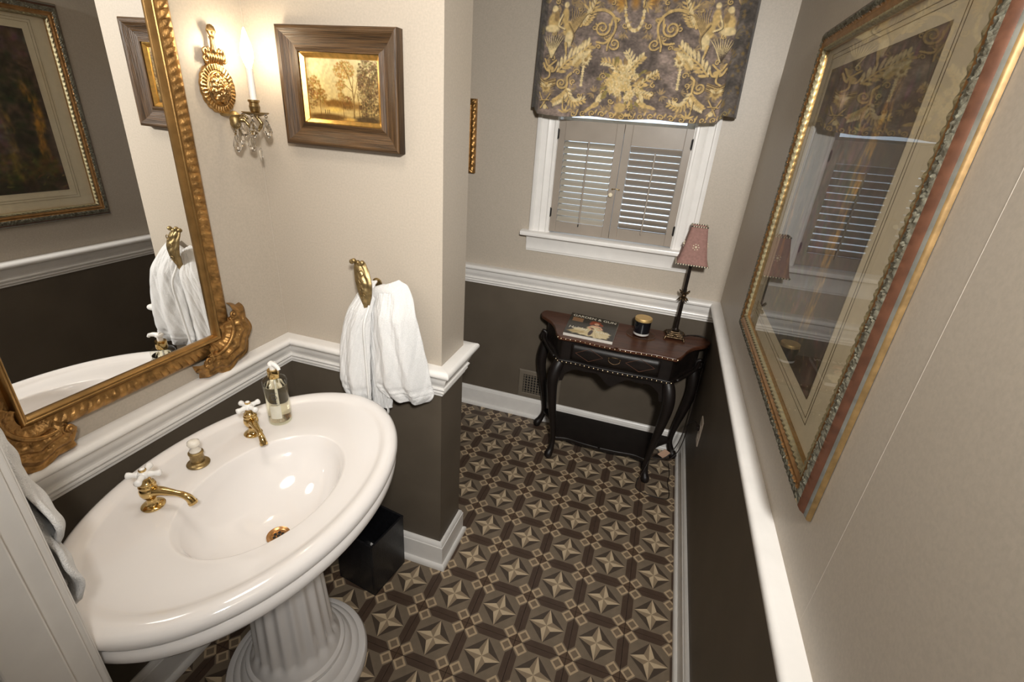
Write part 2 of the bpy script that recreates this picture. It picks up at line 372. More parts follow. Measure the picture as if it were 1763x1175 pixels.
RP = [(0, 0), (.036, 0), (.044, -.002), (.049, -.007), (.051, -.014), (.050, -.021), (.046, -.027), (.040, -.030), (.035, -.031), (.035, -.038), (.030, -.039), (.029, -.047), (.026, -.058), (.021, -.068), (.017, -.076), (.016, -.082), (.020, -.083), (.022, -.088), (.020, -.093), (.013, -.094), (.013, -.099), (.016, -.102), (.016, -.107), (.012, -.111), (.008, -.112), (.008, -.122), (0, -.124)]
RP = [(d, HR+z) for d, z in RP]
BP_ = [(0, .142), (.005, .142), (.010, .138), (.014, .128), (.015, .122), (.018, .120), (.018, .026), (.022, .026), (.027, .023), (.031, .016), (.032, .008), (.032, .0005), (0, .0005)]
for nm, sg in (('right', [0]), ('back', [1]), ('left', [2, 6]), ('partition', [3, 4, 5]), ('front', [7])):
    sweep('baseboard_'+nm, sg, BP_, M_TRIM)
for k, sg in ((1, [0]), (2, [1]), (3, [2, 6]), (4, [3, 4, 5]), (6, [7])): sweep('trim_%d' % k, sg, RP, M_TRIM)
# wallpaper seams: hair-thin raised butt joints
for k, (p, ax) in enumerate([((XR-0.00015, 0.40), 'y'), ((XL+0.0001, YP-0.006), 'y')]):
    b = MB()
    b.box((p[0], p[1]-0.0009, HR), (p[0]+0.0002, p[1]+0.0009, ZC)); struct(b.build('trim_%d' % (7+k), mat('seam', (0.52, 0.465, 0.40), 0.5, 0, 50, 0.05)))
# ------------------------------------------------------------------ frames: four mitred rails
def rails(rect, prof, place, names, mats, parent, seg_mat=None, step=0.02, relief=None, smooth=40):
    """rect=(u0,v0,u1,v1); prof=[(inset, height)]; place(u,v,h)->point; relief(s,inset,h)->extra height"""
    u0, v0, u1, v1 = rect; cs = [(u0, v0), (u1, v0), (u1, v1), (u0, v1)]; ins = [(1, 1), (-1, 1), (-1, -1), (1, -1)]
    out = []
    for k in range(4):
        A, B = cs[k], cs[(k+1) % 4]; ia, ib = ins[k], ins[(k+1) % 4]
        L = math.hypot(B[0]-A[0], B[1]-A[1]); n = max(2, int(L/step)+1) if relief else 2
        b = MB(); P = len(prof); vs = []
        for i in range(n):
            t = i/(n-1)
            for (d, h) in prof:
                u = (A[0]+ia[0]*d)*(1-t)+(B[0]+ib[0]*d)*t; v = (A[1]+ia[1]*d)*(1-t)+(B[1]+ib[1]*d)*t
                vs.append(place(u, v, h+(relief(t*L, d, h) if relief else 0)))
        fs = []; mi = []
        for i in range(n-1):
            for j in range(P-1):
                fs.append((i*P+j, i*P+j+1, (i+1)*P+j+1, (i+1)*P+j)); mi.append(seg_mat[j] if seg_mat else 0)
            fs.append((i*P+P-1, i*P, (i+1)*P, (i+1)*P+P-1)); mi.append(0)
        fs += [tuple(range(P)), tuple((n-1)*P+j for j in range(P))]; mi += [0, 0]
        b.add(vs, fs); b.m = mi
        out.append(b.build(names, mats, parent, smooth=smooth))
    return out
# ------------------------------------------------------------------ window, shutters
W = struct(MB().box((WX0-0.001, YB+0.05, WZ0-0.02), (WX1+0.001, YB+TH, WZ0)).build('window_1', M_TRIM)); OFF[W] = Vector((0, 0, 0))
def casing(x0, x1, side):
    # stepped, fluted casing board, inner edge beaded
    pr = [(0, 0), (0, .020), (.012, .026), (.020, .026), (.024, .019), (.050, .016), (.056, .019), (.062, .016), (.085, .014), (.090, .018), (.098, .018), (.104, .012), (.104, 0)]
    w = x1-x0; vs = []
    for z in (1.275, 2.50):
        for d, h in pr:
            x = x0+d/.104*w if side < 0 else x1-d/.104*w
            vs.append((x, YB-h, z))
    n = len(pr); b = MB(); b.add(vs, [(j, j+1, n+j+1, n+j) for j in range(n-1)]+[tuple(range(n)), tuple(range(n, 2*n))])
    return b.build('casing', M_TRIM, W, smooth=30)
casing(-0.578, WX0+0.004, -1); casing(WX1-0.004, 0.335, 1)
MB().box((-0.578, YB-0.022, 2.42), (0.335, YB, 2.53)).build('head_casing', M_TRIM, W, bevel=0.003)
st = MB(); prs = [(YB+0.05, 1.245), (YB-0.045, 1.245), (YB-0.055, 1.250), (YB-0.058, 1.260), (YB-0.055, 1.270), (YB-0.045, 1.275), (YB+0.05, 1.275)]
for x in (-0.620, 0.374): pass
vs = [(x, y, z) for x in (-0.620, 0.374) for y, z in prs]; n = len(prs)
st.add(vs, [(j, (j+1) % n, n+(j+1) % n, n+j) for j in range(n)]+[tuple(range(n)), tuple(range(n, 2*n))]); st.build('stool', M_TRIM, W, smooth=40)
ap = MB(); prs = [(YB, 1.155), (YB-0.010, 1.155), (YB-0.012, 1.165), (YB-0.016, 1.168), (YB-0.016, 1.205), (YB-0.020, 1.21), (YB-0.022, 1.232), (YB-0.03, 1.240), (YB-0.03, 1.245), (YB, 1.245)]
vs = [(x, y, z) for x in (-0.588, 0.345) for y, z in prs]; n = len(prs)
ap.add(vs, [(j, (j+1) % n, n+(j+1) % n, n+j) for j in range(n)]+[tuple(range(n)), tuple(range(n, 2*n))]); ap.build('apron', M_TRIM, W, smooth=40)
jb = MB(); jb.box((WX0-0.004, YB-0.001, WZ0), (WX0+0.008, YB+TH, WZ1)); jb.box((WX1-0.008, YB-0.001, WZ0), (WX1+0.004, YB+TH, WZ1)); jb.box((WX0, YB, WZ1-0.012), (WX1, YB+TH, WZ1)); jb.build('jamb_lining', M_TRIM, W)
for (z0, z1, y) in ((WZ0, 1.86, YB+0.075), (1.84, WZ1-0.012, YB+0.095)):
    s = MB(); a, b_ = WX0+0.008, WX1-0.008
    s.box((a, y, z0), (a+0.04, y+0.02, z1)); s.box((b_-0.04, y, z0), (b_, y+0.02, z1)); s.box((a+0.04, y, z0), (b_-0.04, y+0.02, z0+0.045)); s.box((a+0.04, y, z1-0.035), (b_-0.04, y+0.02, z1))
    sash = s.build('sash', M_TRIM, W, bevel=0.002)
    MB().box((a+0.04, y+0.008, z0+0.045), (b_-0.04, y+0.012, z1-0.035)).build('pane', M_GLASS, sash)
def shutter(x0, x1, lx0, lx1, tilt, rodz, mslat):
    y0, y1 = YB-0.006, YB+0.020; z0, z1, lz0, lz1 = 1.283, 1.870, 1.345, 1.770
    f = MB()
    f.box((x0, y0, z0), (lx0, y1, z1)); f.box((lx1, y0, z0), (x1, y1, z1)); f.box((lx0, y0, z0), (lx1, y1, lz0)); f.box((lx0, y0, lz1), (lx1, y1, z1))
    sh = f.build('shutter_panel', M_SHUT, W, bevel=0.0015)
    b = MB(); b.box((lx0-0.004, y0-0.003, lz1+0.001), (lx0-0.001, y0+0.001, z1)); b.box((lx1+0.001, y0-0.003, lz1+0.001), (lx1+0.004, y0+0.001, z1)); b.build('bead', M_SHUT, sh)
    n = 13; p = (lz1-lz0)/n
    prof = [(-0.5, 0), (-0.42, .5), (-.2, .9), (.2, .9), (.42, .5), (.5, 0), (.42, -.5), (.2, -.9), (-.2, -.9), (-.42, -.5)]
    me = None
    for k in range(n):
        if me is None:
            vs = []
            for x in (-(lx1-lx0)/2+0.001, (lx1-lx0)/2-0.001):
                for a, h in prof:
                    aa, hh = a*0.042, h*0.0034
                    vs.append((x, aa*math.cos(tilt)-hh*math.sin(tilt), aa*math.sin(tilt)+hh*math.cos(tilt)))
            m_ = len(prof); mb = MB(); mb.add(vs, [(j, (j+1) % m_, m_+(j+1) % m_, m_+j) for j in range(m_)]+[tuple(range(m_)), tuple(range(m_, 2*m_))])
            o = mb.build('slat', mslat, sh, smooth=50, local=True); me = o.data
        else:
            o = bpy.data.objects.new('slat', me); COL.objects.link(o); o.parent = sh
        o.location = ((lx0+lx1)/2, (y0+y1)/2, lz0+(k+0.5)*p)
    cx = (lx0+lx1)/2
    MB().box((cx-0.004, y0-0.014, rodz[0]), (cx+0.004, y0-0.006, rodz[1])).build('tilt_rod', M_SHUT, sh, bevel=0.001)
    return sh, cx, y0
xm = -0.118
sA, cxa, ys = shutter(WX0+0.006, xm-0.001, -0.425, -0.158, math.radians(40), (1.352, 1.775), M_SLATL)
MB().box((cxa-0.006, ys-0.010, 1.328), (cxa-0.002, ys, 1.342)).build('hook', M_DARK, sA)
sB, cxb, ys = shutter(xm+0.001, WX1-0.008, -0.076, 0.183, math.radians(-49), (1.33, 1.745), M_SHUT)
kn = MB(); My = Matrix.Rotation(PI/2, 3, 'X')
kn.lathe([(.004, 0), (.004, .008), (.011, .010), (.012, .015), (.009, .019), (.003, .020)], (-0.140, ys, 1.52), 14, My); kn.build('knob', M_BEADL, sA, smooth=40)
hk = MB(); hk.tube([(-0.135, ys-0.003, 1.548), (-0.118, ys-0.006, 1.553), (-0.1, ys-0.003, 1.549)], 0.002, 6); hk.ball((-0.135, ys-0.003, 1.549), 0.005); hk.ball((-0.1, ys-0.003, 1.549), 0.004); hk.build('latch', M_OLDBR, sB)
for x, zz, s_ in ((WX0+0.006, 1.80, sA), (WX0+0.006, 1.39, sA), (WX1-0.008, 1.80, sB), (WX1-0.008, 1.37, sB)):
    h_ = MB(); h_.box((x-0.006, ys-0.004, zz-0.022), (x+0.006, ys+0.002, zz+0.022)); h_.tube([(x, ys-0.005, zz-0.026), (x, ys-0.005, zz+0.026)], 0.003, 6); h_.build('hinge', M_DARK, s_)
# ------------------------------------------------------------------ valance (printed tapestry cloth)
def valance():
    Wd, Hd = 460, 270
    R = Ras(Wd, Hd, (116, 102, 93))
    R.noise(26, 0.45); R.noise(9, 0.35); R.noise(3.5, 0.25, aniso=0.6)
    G, GL, GD = (198, 168, 110), (218, 196, 146), (148, 122, 80)
    L0, L1 = 0.085, 0.885
    def tr(X, Y, mirror=False):
        u = 0.5; 
        xl = 215-70*Y/850; xr = 1605-165*Y/915; u = (X-xl)/(xr-xl); Yp = Y-65*u
        if mirror: u = 1-u
        return ((L0+u*(L1-L0))*Wd, (Yp+215)/1065*Hd)
    K = 0.27
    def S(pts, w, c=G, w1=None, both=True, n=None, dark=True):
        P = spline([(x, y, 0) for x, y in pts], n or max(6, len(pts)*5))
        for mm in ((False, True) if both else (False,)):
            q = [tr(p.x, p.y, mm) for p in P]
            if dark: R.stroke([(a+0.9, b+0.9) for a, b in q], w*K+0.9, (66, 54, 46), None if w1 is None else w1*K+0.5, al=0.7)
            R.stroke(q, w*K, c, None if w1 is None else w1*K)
    def B(x, y, r, c=G, both=True, ry=None, ang=0, rough=0.0, soft=0.3):
        for mm in ((False, True) if both else (False,)):
            a, b = tr(x, y, mm); R.blob(a, b, r*K, (ry or r)*K, c, -ang if mm else ang, soft, 1.0, rough)
    def spiral(cx, cy, r0, turns, a0, w, both=True, sgn=1):
        n = int(14*turns); pts = [(cx+r0*(1-0.86*i/n)*math.cos(a0+sgn*2*PI*turns*i/n), cy+r0*(1-0.86*i/n)*math.sin(a0+sgn*2*PI*turns*i/n)) for i in range(n+1)]
        S(pts, w, G, w*0.6, both, n*2)
    def leaf(x, y, ang, L, w, c=G, both=True):
        for mm in ((False, True) if both else (False,)):
            a, b = tr(x, y, mm); an = PI-ang if mm else ang
            R.blob(a+math.cos(an)*L*K/2, b+math.sin(an)*L*K/2, L*K/2, w*K/2, c, an, 0.35)
    def frond(pts, L, w, c=G, both=True, n=9):
        P = spline([(x, y, 0) for x, y in pts], n+1); S(pts, w*0.5, c, both=both)
        for i in range(n):
            d = P[i+1]-P[i]; a = math.atan2(d.y, d.x); l = L*(1-0.55*abs(i/n-0.35))
            leaf(P[i].x, P[i].y, a+0.75, l, w, c, both); leaf(P[i].x, P[i].y, a-0.75, l, w, GL, both)
    # muted filler foliage under the main motifs
    for k in range(120):
        x, y = random.uniform(190, 800), random.uniform(-180, 830); a = random.uniform(0, 6.28)
        if 560 < x < 800 and 380 < y < 560: continue
        for q_ in range(4): leaf(x, y, a+q_*0.55, random.uniform(35, 60), 12, random.choice(((164, 138, 96), (140, 120, 90), (152, 130, 98))))
        if k % 4 == 0: spiral(x, y, random.uniform(18, 30), 1.1, a, 8)
    # scrolling arms with spirals
    S([(470, 200), (500, 140), (570, 105), (650, 105), (715, 150), (730, 220), (700, 290), (650, 330), (590, 320)], 22, G, 12)
    spiral(632, 225, 58, 1.7, -0.4, 15); spiral(722, 335, 42, 1.4, 2.6, 12, sgn=-1); S([(700, 290), (675, 340), (668, 380)], 12)
    for a in (0.3, 0.9, 1.6): leaf(705, 150, a, 70, 16)
    for a in (-2.4, -1.8, 2.4): leaf(540, 110, a, 80, 18)
    frond([(490, 200), (540, 130), (600, 0)], 60, 16)
    # acanthus feathers and reeds
    frond([(300, 520), (380, 440), (470, 390), (550, 330)], 95, 26); frond([(420, 480), (470, 430), (545, 400)], 60, 18)
    for i in range(9): S([(350+8*i, 260), (400+14*i, 160-4*i), (400+22*i, 70+8*i)], 6, G, 2)
    for i in range(9): S([(250, 420), (215+11*i, 330), (190+20*i, 250+6*abs(i-4))], 9, GL, 3)
    # seated figures as gold silhouettes
    B(270, 80, 26, GL); B(262, 165, 52, G, ry=62); B(250, 215, 66, GL, ry=30); B(285, 130, 24, GD, ry=40)
    B(360, 55, 22, GL); B(352, 130, 32, G, ry=62); B(372, 215, 40, G, ry=60); B(385, 290, 36, GL, ry=62); S([(360, 320), (365, 400)], 22, G, 8)
    S([(330, 120), (300, 190), (350, 220)], 12, GL); S([(380, 180), (420, 260), (400, 330)], 8, GD, 4)
    # urns, lattice corners
    S([(200, 430), (230, 480), (290, 440)], 12); S([(190, 460), (215, 510), (270, 520), (300, 480)], 12); B(245, 500, 34, G, ry=22); S([(240, 510), (235, 560), (180, 590)], 12)
    for k in range(5): S([(165, 560+18*k), (210, 590+14*k), (290, 570+12*k)], 7, G if k % 2 else GD)
    B(215, 640, 46, G, ry=40, rough=0.1); B(215, 640, 22, GD); leaf(215, 640, -2.5, 60, 20, GL); leaf(215, 640, -0.6, 60, 20, GL)
    S([(165, 680), (190, 740), (235, 800)], 9); S([(250, 690), (215, 740), (175, 800)], 9); S([(170, 740), (245, 735)], 7); B(210, 790, 20, GL)
    # lower S scrolls and acanthus
    spiral(335, 605, 42, 1.5, 0.2, 13); S([(405, 535), (380, 560), (375, 640), (340, 690), (270, 730)], 18, G, 8); frond([(375, 640), (400, 720), (440, 750), (520, 735)], 60, 20)
    frond([(375, 670), (330, 720), (270, 760)], 50, 16); S([(350, 700), (350, 790), (380, 820)], 8)
    for k in range(4): leaf(360, 830, -2.7+0.7*k, 60, 16)
    # pendants
    B(515, 440, 38, GL, rough=0.15); B(515, 440, 16, GD); leaf(515, 440, -1.0, 60, 20)
    for k in range(9): B(497-2*k, 490+17*k, 11 if k % 2 else 14, GL, ry=10)
    # swag of blossom and ribbons
    for k in range(26):
        a = PI*k/25; B(865-68*math.cos(a), 60+185*math.sin(a)**0.8, 15 if k % 2 else 11, GL if k % 3 else G, both=False)
    for sx in (-1, 1):
        for k in range(4): leaf(865+sx*75, 70, (-0.4+0.5*k)*sx+(PI if sx < 0 else 0), 70, 16, G, False)
        S([(865+sx*60, 90), (865+sx*85, -60), (865+sx*60, -180)], 12, G, 6, both=False)
    for x, y, r in ((765, 55, 40), (870, 60, 36), (1000, 40, 46), (690, 25, 30), (1150, 40, 26)): 
        a, b = tr(x, y); R.blob(a, b, r*K*1.2, r*K*1.7, (176, 118, 36), 0, 0.8, 0.65)
    # central bouquet in its vase, birds
    for k in range(70):
        a = random.random()*2*PI; rr = 150*math.sqrt(random.random()); x, y = 800+rr*math.cos(a)*1.1, 610+rr*math.sin(a)
        leaf(x, y, a+random.uniform(-.5, .5), 60, 24, random.choice((G, GD, (140, 124, 70))), False)
    for k in range(26):
        a = random.random()*2*PI; rr = 110*math.sqrt(random.random()); x, y = 800+rr*math.cos(a), 620+rr*math.sin(a)
        r = random.uniform(24, 42); B(x, y, r, random.choice((GL, (216, 186, 122))), False, rough=0.12); B(x, y, r*0.55, G, False, rough=0.2); B(x, y, r*0.25, GL, False)
    frond([(830, 520), (850, 450), (810, 380)], 60, 18, GL, False, 6); frond([(840, 510), (900, 450), (940, 420)], 50, 18, G, False, 6); frond([(760, 530), (700, 470), (630, 460)], 55, 18, G, False, 6)
    frond([(900, 640), (980, 580), (1040, 540)], 45, 16, G, False, 6); frond([(900, 690), (950, 700), (990, 720)], 45, 16, G, False, 5)
    B(770, 790, 50, G, False, ry=40); S([(700, 840), (770, 850), (840, 845)], 20, G, both=False); B(760, 850, 60, GD, False, ry=22)
    for bx, sg in ((590, 1), (935, -1)):
        B(bx, 780, 40, G, False, ry=22, ang=-0.5*sg); leaf(bx, 770, -1.1 if sg > 0 else -2.0, 90, 34, GL, False); leaf(bx, 780, PI-0.6 if sg > 0 else 0.3, 110, 30, G, False); B(bx+36*sg, 745, 14, GL, False)
    for k in range(16): spiral(430+70*k, 838+4*k, 24, 1.2, k, 9, False); leaf(450+70*k, 840+4*k, -1.2, 40, 16, G, False)
    # darker, bluer print on the two folded ends
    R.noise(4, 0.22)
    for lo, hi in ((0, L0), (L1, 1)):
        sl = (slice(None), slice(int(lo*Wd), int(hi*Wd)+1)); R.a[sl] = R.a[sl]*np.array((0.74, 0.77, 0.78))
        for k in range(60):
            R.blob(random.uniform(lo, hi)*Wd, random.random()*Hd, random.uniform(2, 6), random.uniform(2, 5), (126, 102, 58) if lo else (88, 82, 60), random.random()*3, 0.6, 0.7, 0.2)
    # the shape: front panel with shallow ripples, ends folded back towards the wall
    path = spline([(-0.606, 2.335, 0), (-0.600, 2.300, 0), (-0.578, 2.272, 0), (-0.555, 2.264, 0), (-0.40, 2.258, 0), (-0.13, 2.254, 0), (0.15, 2.256, 0), (0.285, 2.262, 0), (0.310, 2.272, 0), (0.335, 2.268, 0), (0.372, 2.285, 0), (0.388, 2.335, 0)], 400)
    acc = [0]
    for i in range(1, len(path)): acc.append(acc[-1]+(path[i]-path[i-1]).length)
    acc = np.array(acc)/acc[-1]; px = np.array([p.x for p in path]); py = np.array([p.y for p in path])
    # keep the print's panel edges on the folds
    ua = np.array([0, L0, L1, 1.0]); sa = np.array([0, np.interp(-0.560, px, acc), np.interp(0.306, px, acc), 1.0])
    def f(u, v):
        s = np.interp(u, ua, sa); x = float(np.interp(s, acc, px)); y = float(np.interp(s, acc, py))
        end = 0.032*max(0, (0.30-s*10)/0.30 if s < 0.03 else 0)
        flap = 1.0 if (u < L0 or u > L1) else 0.0
        k = min(1, max(0, (L0-u)/0.02)) if u < L0 else (min(1, max(0, (u-L1)/0.02)) if u > L1 else 0)
        zb = 1.882+0.018*u+0.030*k+0.004*math.sin(u*23)
        z = zb+(2.505-zb)*(1-v); t = v
        y += -0.010*math.sin(u*9+0.6)*t*(1-0.3*t)-0.006*math.sin(u*31+v*3)*t-0.008*math.exp(-((v-0.45)/0.06)**2)*math.sin(u*6)-0.012*t*t
        cx = -0.12; x = cx+(x-cx)*(1-0.03*(1-v))
        return (x, y, z)
    return R, f
va = thing('window_valance', 'grey and gold tapestry print fabric valance over the window', 'valance', (-0.12, YB-0.05, 1.87))
R_, f_ = valance()
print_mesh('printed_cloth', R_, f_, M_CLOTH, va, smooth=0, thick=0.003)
MB().box((-0.585, 2.29, 2.485), (0.365, YB, 2.505)).build('mounting_board', M_TRIM, va)
# ------------------------------------------------------------------ mirror
LEAN = 0.009
def mplace(u, v, h): return (XL+0.010+h+(v-1.06)*LEAN, u, v)
mir = thing('wall_mirror', 'large gilt carved mirror with scrolled corners above the sink', 'mirror', (XL+0.006, 0.447, 1.06))
MR = (0.129, 1.086, 0.768, 2.36)
MP = [(0, 0), (0, .010), (.003, .017), (.007, .021), (.012, .024), (.018, .0250), (.024, .0245), (.030, .0225), (.036, .020), (.041, .018), (.044, .017), (.0455, .021), (.048, .026), (.052, .029), (.055, .0285), (.057, .0265), (.0585, .027), (.061, .026), (.064, .020), (.066, .011), (.066, 0)]
def mrel(s, d, h):
    if .002 < d < .042:
        k = s/0.0215; w = math.sin(PI*(d-.002)/.040)
        return w*(0.0045*abs(math.sin(PI*k))**0.6-0.003+0.0012*math.sin(PI*k*2+d*200))
    return 0
rails(MR, MP, mplace, 'frame_rail', [M_GILT, M_GILT2], mir, [0]*10+[1]*10, 0.0036, mrel, 35)
g0 = 0.064
MB().add([mplace(MR[0]+g0, MR[1]+g0, .012), mplace(MR[2]-g0, MR[1]+g0, .012), mplace(MR[2]-g0, MR[3]-g0, .012), mplace(MR[0]+g0, MR[3]-g0, .012),
          mplace(MR[0]+g0, MR[1]+g0, .008), mplace(MR[2]-g0, MR[1]+g0, .008), mplace(MR[2]-g0, MR[3]-g0, .008), mplace(MR[0]+g0, MR[3]-g0, .008)],
         [(0, 1, 2, 3), (7, 6, 5, 4), (0, 4, 5, 1), (1, 5, 6, 2), (2, 6, 7, 3), (3, 7, 4, 0)]).build('mirror_glass', M_MIRROR, mir, fix=True)
def corner(cu, cv, su, sv):
    """acanthus fan wrapping the corner; su, sv = direction pointing out of the frame"""
    b = MB(); ou, ov = cu-su*0.072, cv-sv*0.072       # fan centre near the sight corner
    def f(a, r):
        th = math.radians(-42+174*a)
        lobe = 0.10+0.016*abs(math.sin(a*PI*5.0))+0.018*math.sin(a*PI)
        lobe *= 1.05 if 0.1 < a < 0.9 else 0.92
        rr = 0.030+(lobe+0.022-0.030)*r
        h = 0.016+0.026*math.sin(PI*min(1, r*0.9+0.05))**0.8+0.0045*math.cos(a*PI*20)*r*(1.2-r)+0.004*math.sin(r*26+a*5)
        if r > 0.93: h *= max(0, (1-r)/0.07)
        return mplace(ou+su*rr*math.cos(th), ov+sv*rr*math.sin(th), max(0.0, h))
    b.grid(f, 100, 24)
    o = b.build('corner_ornament', M_GILT, mir, smooth=0)
    # C-scroll and small volutes on top of the leaf
    t = MB()
    arc = []
    for i in range(34):
        a = i/33; th = math.radians(-36+162*a); rr = 0.070-0.014*math.sin(PI*a)
        arc.append(mplace(ou+su*rr*math.cos(th), ov+sv*rr*math.sin(th), 0.040))
    t.tube(arc, [0.0035+0.003*math.sin(PI*i/33) for i in range(34)], 8)
    for (a0, sg) in ((-36, -1), (126, 1)):
        th = math.radians(a0); c0u, c0v = ou+su*0.083*math.cos(th), ov+sv*0.083*math.sin(th)
        sp = []
        for i in range(26):
            rr = 0.014*(1-0.8*i/25); an = th+PI+sg*2*PI*1.5*i/25
            sp.append(mplace(c0u+su*rr*math.cos(an), c0v+sv*rr*math.sin(an), 0.040+0.006*i/25))
        t.tube(sp, 0.0038, 7); t.ball(sp[-1], 0.006)
    arc2 = [mplace(ou+su*(0.107-0.01*math.cos(6*a))*math.cos(math.radians(-24+138*a)), ov+sv*(0.107-0.01*math.cos(6*a))*math.sin(math.radians(-24+138*a)), 0.030) for a in [i/30 for i in range(31)]]
    t.tube(arc2, 0.004, 7)
    for k in range(6):
        th = math.radians(-20+26*k); p0 = [mplace(ou+su*r_*math.cos(th+0.25*(r_-.06)/.06), ov+sv*r_*math.sin(th+0.25*(r_-.06)/.06), h_) for r_, h_ in ((.078, .036), (.095, .036), (.112, .026), (.128, .010))]
        t.tube(p0, [.002, .0045, .005, .0035], 7)
    t.build('scroll', M_GILT, o, smooth=0)
for su, sv, cu, cv in ((1, -1, MR[2], MR[1]), (-1, -1, MR[0], MR[1]), (1, 1, MR[2], MR[3]), (-1, 1, MR[0], MR[3])): corner(cu, cv, su, sv)
# ------------------------------------------------------------------ sconce beside the mirror
def sconce(y0, label):
    z0 = 1.873; X0 = XL+0.002
    s = thing('wall_sconce', label, 'sconce', (X0, y0, 1.80))
    P = lambda h, a, b: (X0+h, y0+a, z0+b)
    b = MB(); n = 144; rings = 30
    vs = []
    for j in range(rings+1):
        r = j/rings
        for i in range(n):
            th = 2*PI*i/n; sc = 1+0.035*abs(math.sin(th*9)) if r > 0.9 else 1
            if r > 0.66: h = 0.008+0.004*abs(math.sin(th*18))**0.5*(1 if .70 < r < .95 else 0)+(0.003 if r < .70 or r > .95 else 0)
            elif r > 0.60: h = 0.017
            else: h = 0.013+0.018*(1-(r/0.6)**2)+0.004*abs(math.sin(th*5+(PI/2 if r < .3 else 0)))*(1 if .06 < r < .56 else 0)-(0.006 if .30 < r < .34 else 0)
            if r >= 0.999: h = 0
            vs.append(P(h, 0.058*r*sc*math.cos(th), 0.066*r*sc*math.sin(th)))
    fs = [(j*n+i, j*n+(i+1) % n, (j+1)*n+(i+1) % n, (j+1)*n+i) for j in range(rings) for i in range(n)]
    b.add(vs, fs); bp = b.build('backplate', M_SCON, s, smooth=0)
    b = MB()
    for k in range(9):
        a = 2*PI*k/9; b.ball(P(0.026, 0.016*math.cos(a), 0.018*math.sin(a)), (0.006, 0.008, 0.008), 8, 5)
    b.ball(P(0.034, 0, 0), (0.007, 0.009, 0.009))
    for k in range(8):
        a = 2*PI*k/8+0.2; b.ball(P(0.018, 0.030*math.cos(a), 0.034*math.sin(a)), (0.006, 0.009, 0.009), 8, 5)
    b.build('rosette', M_SCON, bp, smooth=0)
    # crown above the medallion, then the finial
    b = MB()
    for k in range(-3, 4): b.tube([P(0.010, 0.009*k*0.75, 0.066), P(0.016, 0.009*k, 0.080), P(0.014, 0.0095*k, 0.094)], [.003, .005, .0045], 7)
    for sg in (-1, 1):
        for (cz, cy, r0) in ((0.094, 0.028, 0.013), (0.076, 0.032, 0.010)):
            b.tube([P(0.012, sg*(cy+r0*(1-.8*i/18)*math.cos(2.2+1.4*2*PI*i/18)), cz+r0*(1-.8*i/18)*math.sin(2.2+1.4*2*PI*i/18)) for i in range(19)], 0.0032, 6)
    b.box(P(0.0, -0.028, 0.062), P(0.010, 0.028, 0.090)); b.build('crown', M_SCON, s, smooth=0)
    b = MB(); b.tube([P(0.010, 0, 0.092), P(0.012, 0, 0.105), P(0.012, 0, 0.122), P(0.012, 0, 0.132)], [.014, .007, .0055, .008], 10)
    for k in range(7): b.tube([P(0.012, 0, 0.130), P(0.014, 0.012*math.sin((k-3)*.45), 0.146), P(0.014, 0.011*math.sin((k-3)*.5), 0.150+0.012*math.cos((k-3)*.4))], [.003, .0045, .002], 6)
    b.ball(P(0.018, 0, 0.141), .0035); b.build('finial', M_SCON, s, smooth=0)
    # cup under the plate, arm out to the candle
    C = Vector((-1.095, y0+0.045, 0))
    b = MB(); b.lathe([(.004, 1.752), (.010, 1.756), (.007, 1.764), (.012, 1.772), (.015, 1.778), (.015, 1.795), (.012, 1.799), (.017, 1.806), (.010, 1.812), (.004, 1.816)], (X0+0.045, y0+0.005, 0), 18); b.tube([(X0, y0+0.003, 1.806), (X0+0.045, y0+0.005, 1.806)], .007, 10); b.ball((X0+0.045, y0+0.005, 1.748), .008); b.build('cup', M_OLDBR, s, smooth=40)
    b = MB(); sp = spline([(X0+0.05, y0+0.008, 1.787), (X0+0.065, y0+0.018, 1.792), (-1.105, y0+0.03, 1.772), (C.x, C.y, 1.765), (C.x+0.012, C.y+0.006, 1.785), (C.x, C.y, 1.806)], 30); b.tube(sp, [.005+.0012*math.sin(i*2.2) for i in range(30)], 8)
    b.tube([(X0+0.062+0.012*(1-.7*i/16)*math.cos(i*.6), y0+0.018+0.008*(1-.7*i/16)*math.cos(i*.6), 1.795+0.012*(1-.7*i/16)*math.sin(i*.6)) for i in range(17)], .0028, 6); b.build('arm', M_BRONZE, s, smooth=0)
    b = MB(); b.lathe([(.004, 1.803), (.012, 1.805), (.030, 1.810), (.036, 1.814), (.036, 1.816), (.028, 1.814), (.010, 1.812), (.008, 1.818)], C, 32, rfun=lambda a, z: 1+0.06*math.cos(a*8)); b.build('bobeche', M_BRONZE, s, smooth=30)
    b = MB(); b.lathe([(.008, 1.812), (.013, 1.818), (.015, 1.832), (.013, 1.836), (.013, 1.842), (.016, 1.845), (.015, 1.850), (.010, 1.850)], C, 28, rfun=lambda a, z: 1+0.05*math.cos(a*10)); b.build('candle_cup', M_BRONZE, s, smooth=30)
    b = MB(); b.lathe([(.0095, 1.848), (.0095, 1.934), (.006, 1.936)], C, 20); b.build('candle_sleeve', M_CANDLE, s, smooth=40)
    b = MB(); b.lathe([(.006, 1.934), (.010, 1.944), (.0165, 1.962), (.017, 1.975), (.0135, 1.996), (.008, 2.014), (.004, 2.028), (.001, 2.036)], C, 18); bu = b.build('bulb', M_BULB, s, smooth=60)
    l = bpy.data.lights.new('sconce_bulb_light', 'POINT'); l.energy = 5.2; l.color = (1.0, 0.74, 0.42); l.shadow_soft_size = 0.017
    lo = bpy.data.objects.new('sconce_bulb_light', l); COL.objects.link(lo); lo.location = (C.x, C.y, 1.978)
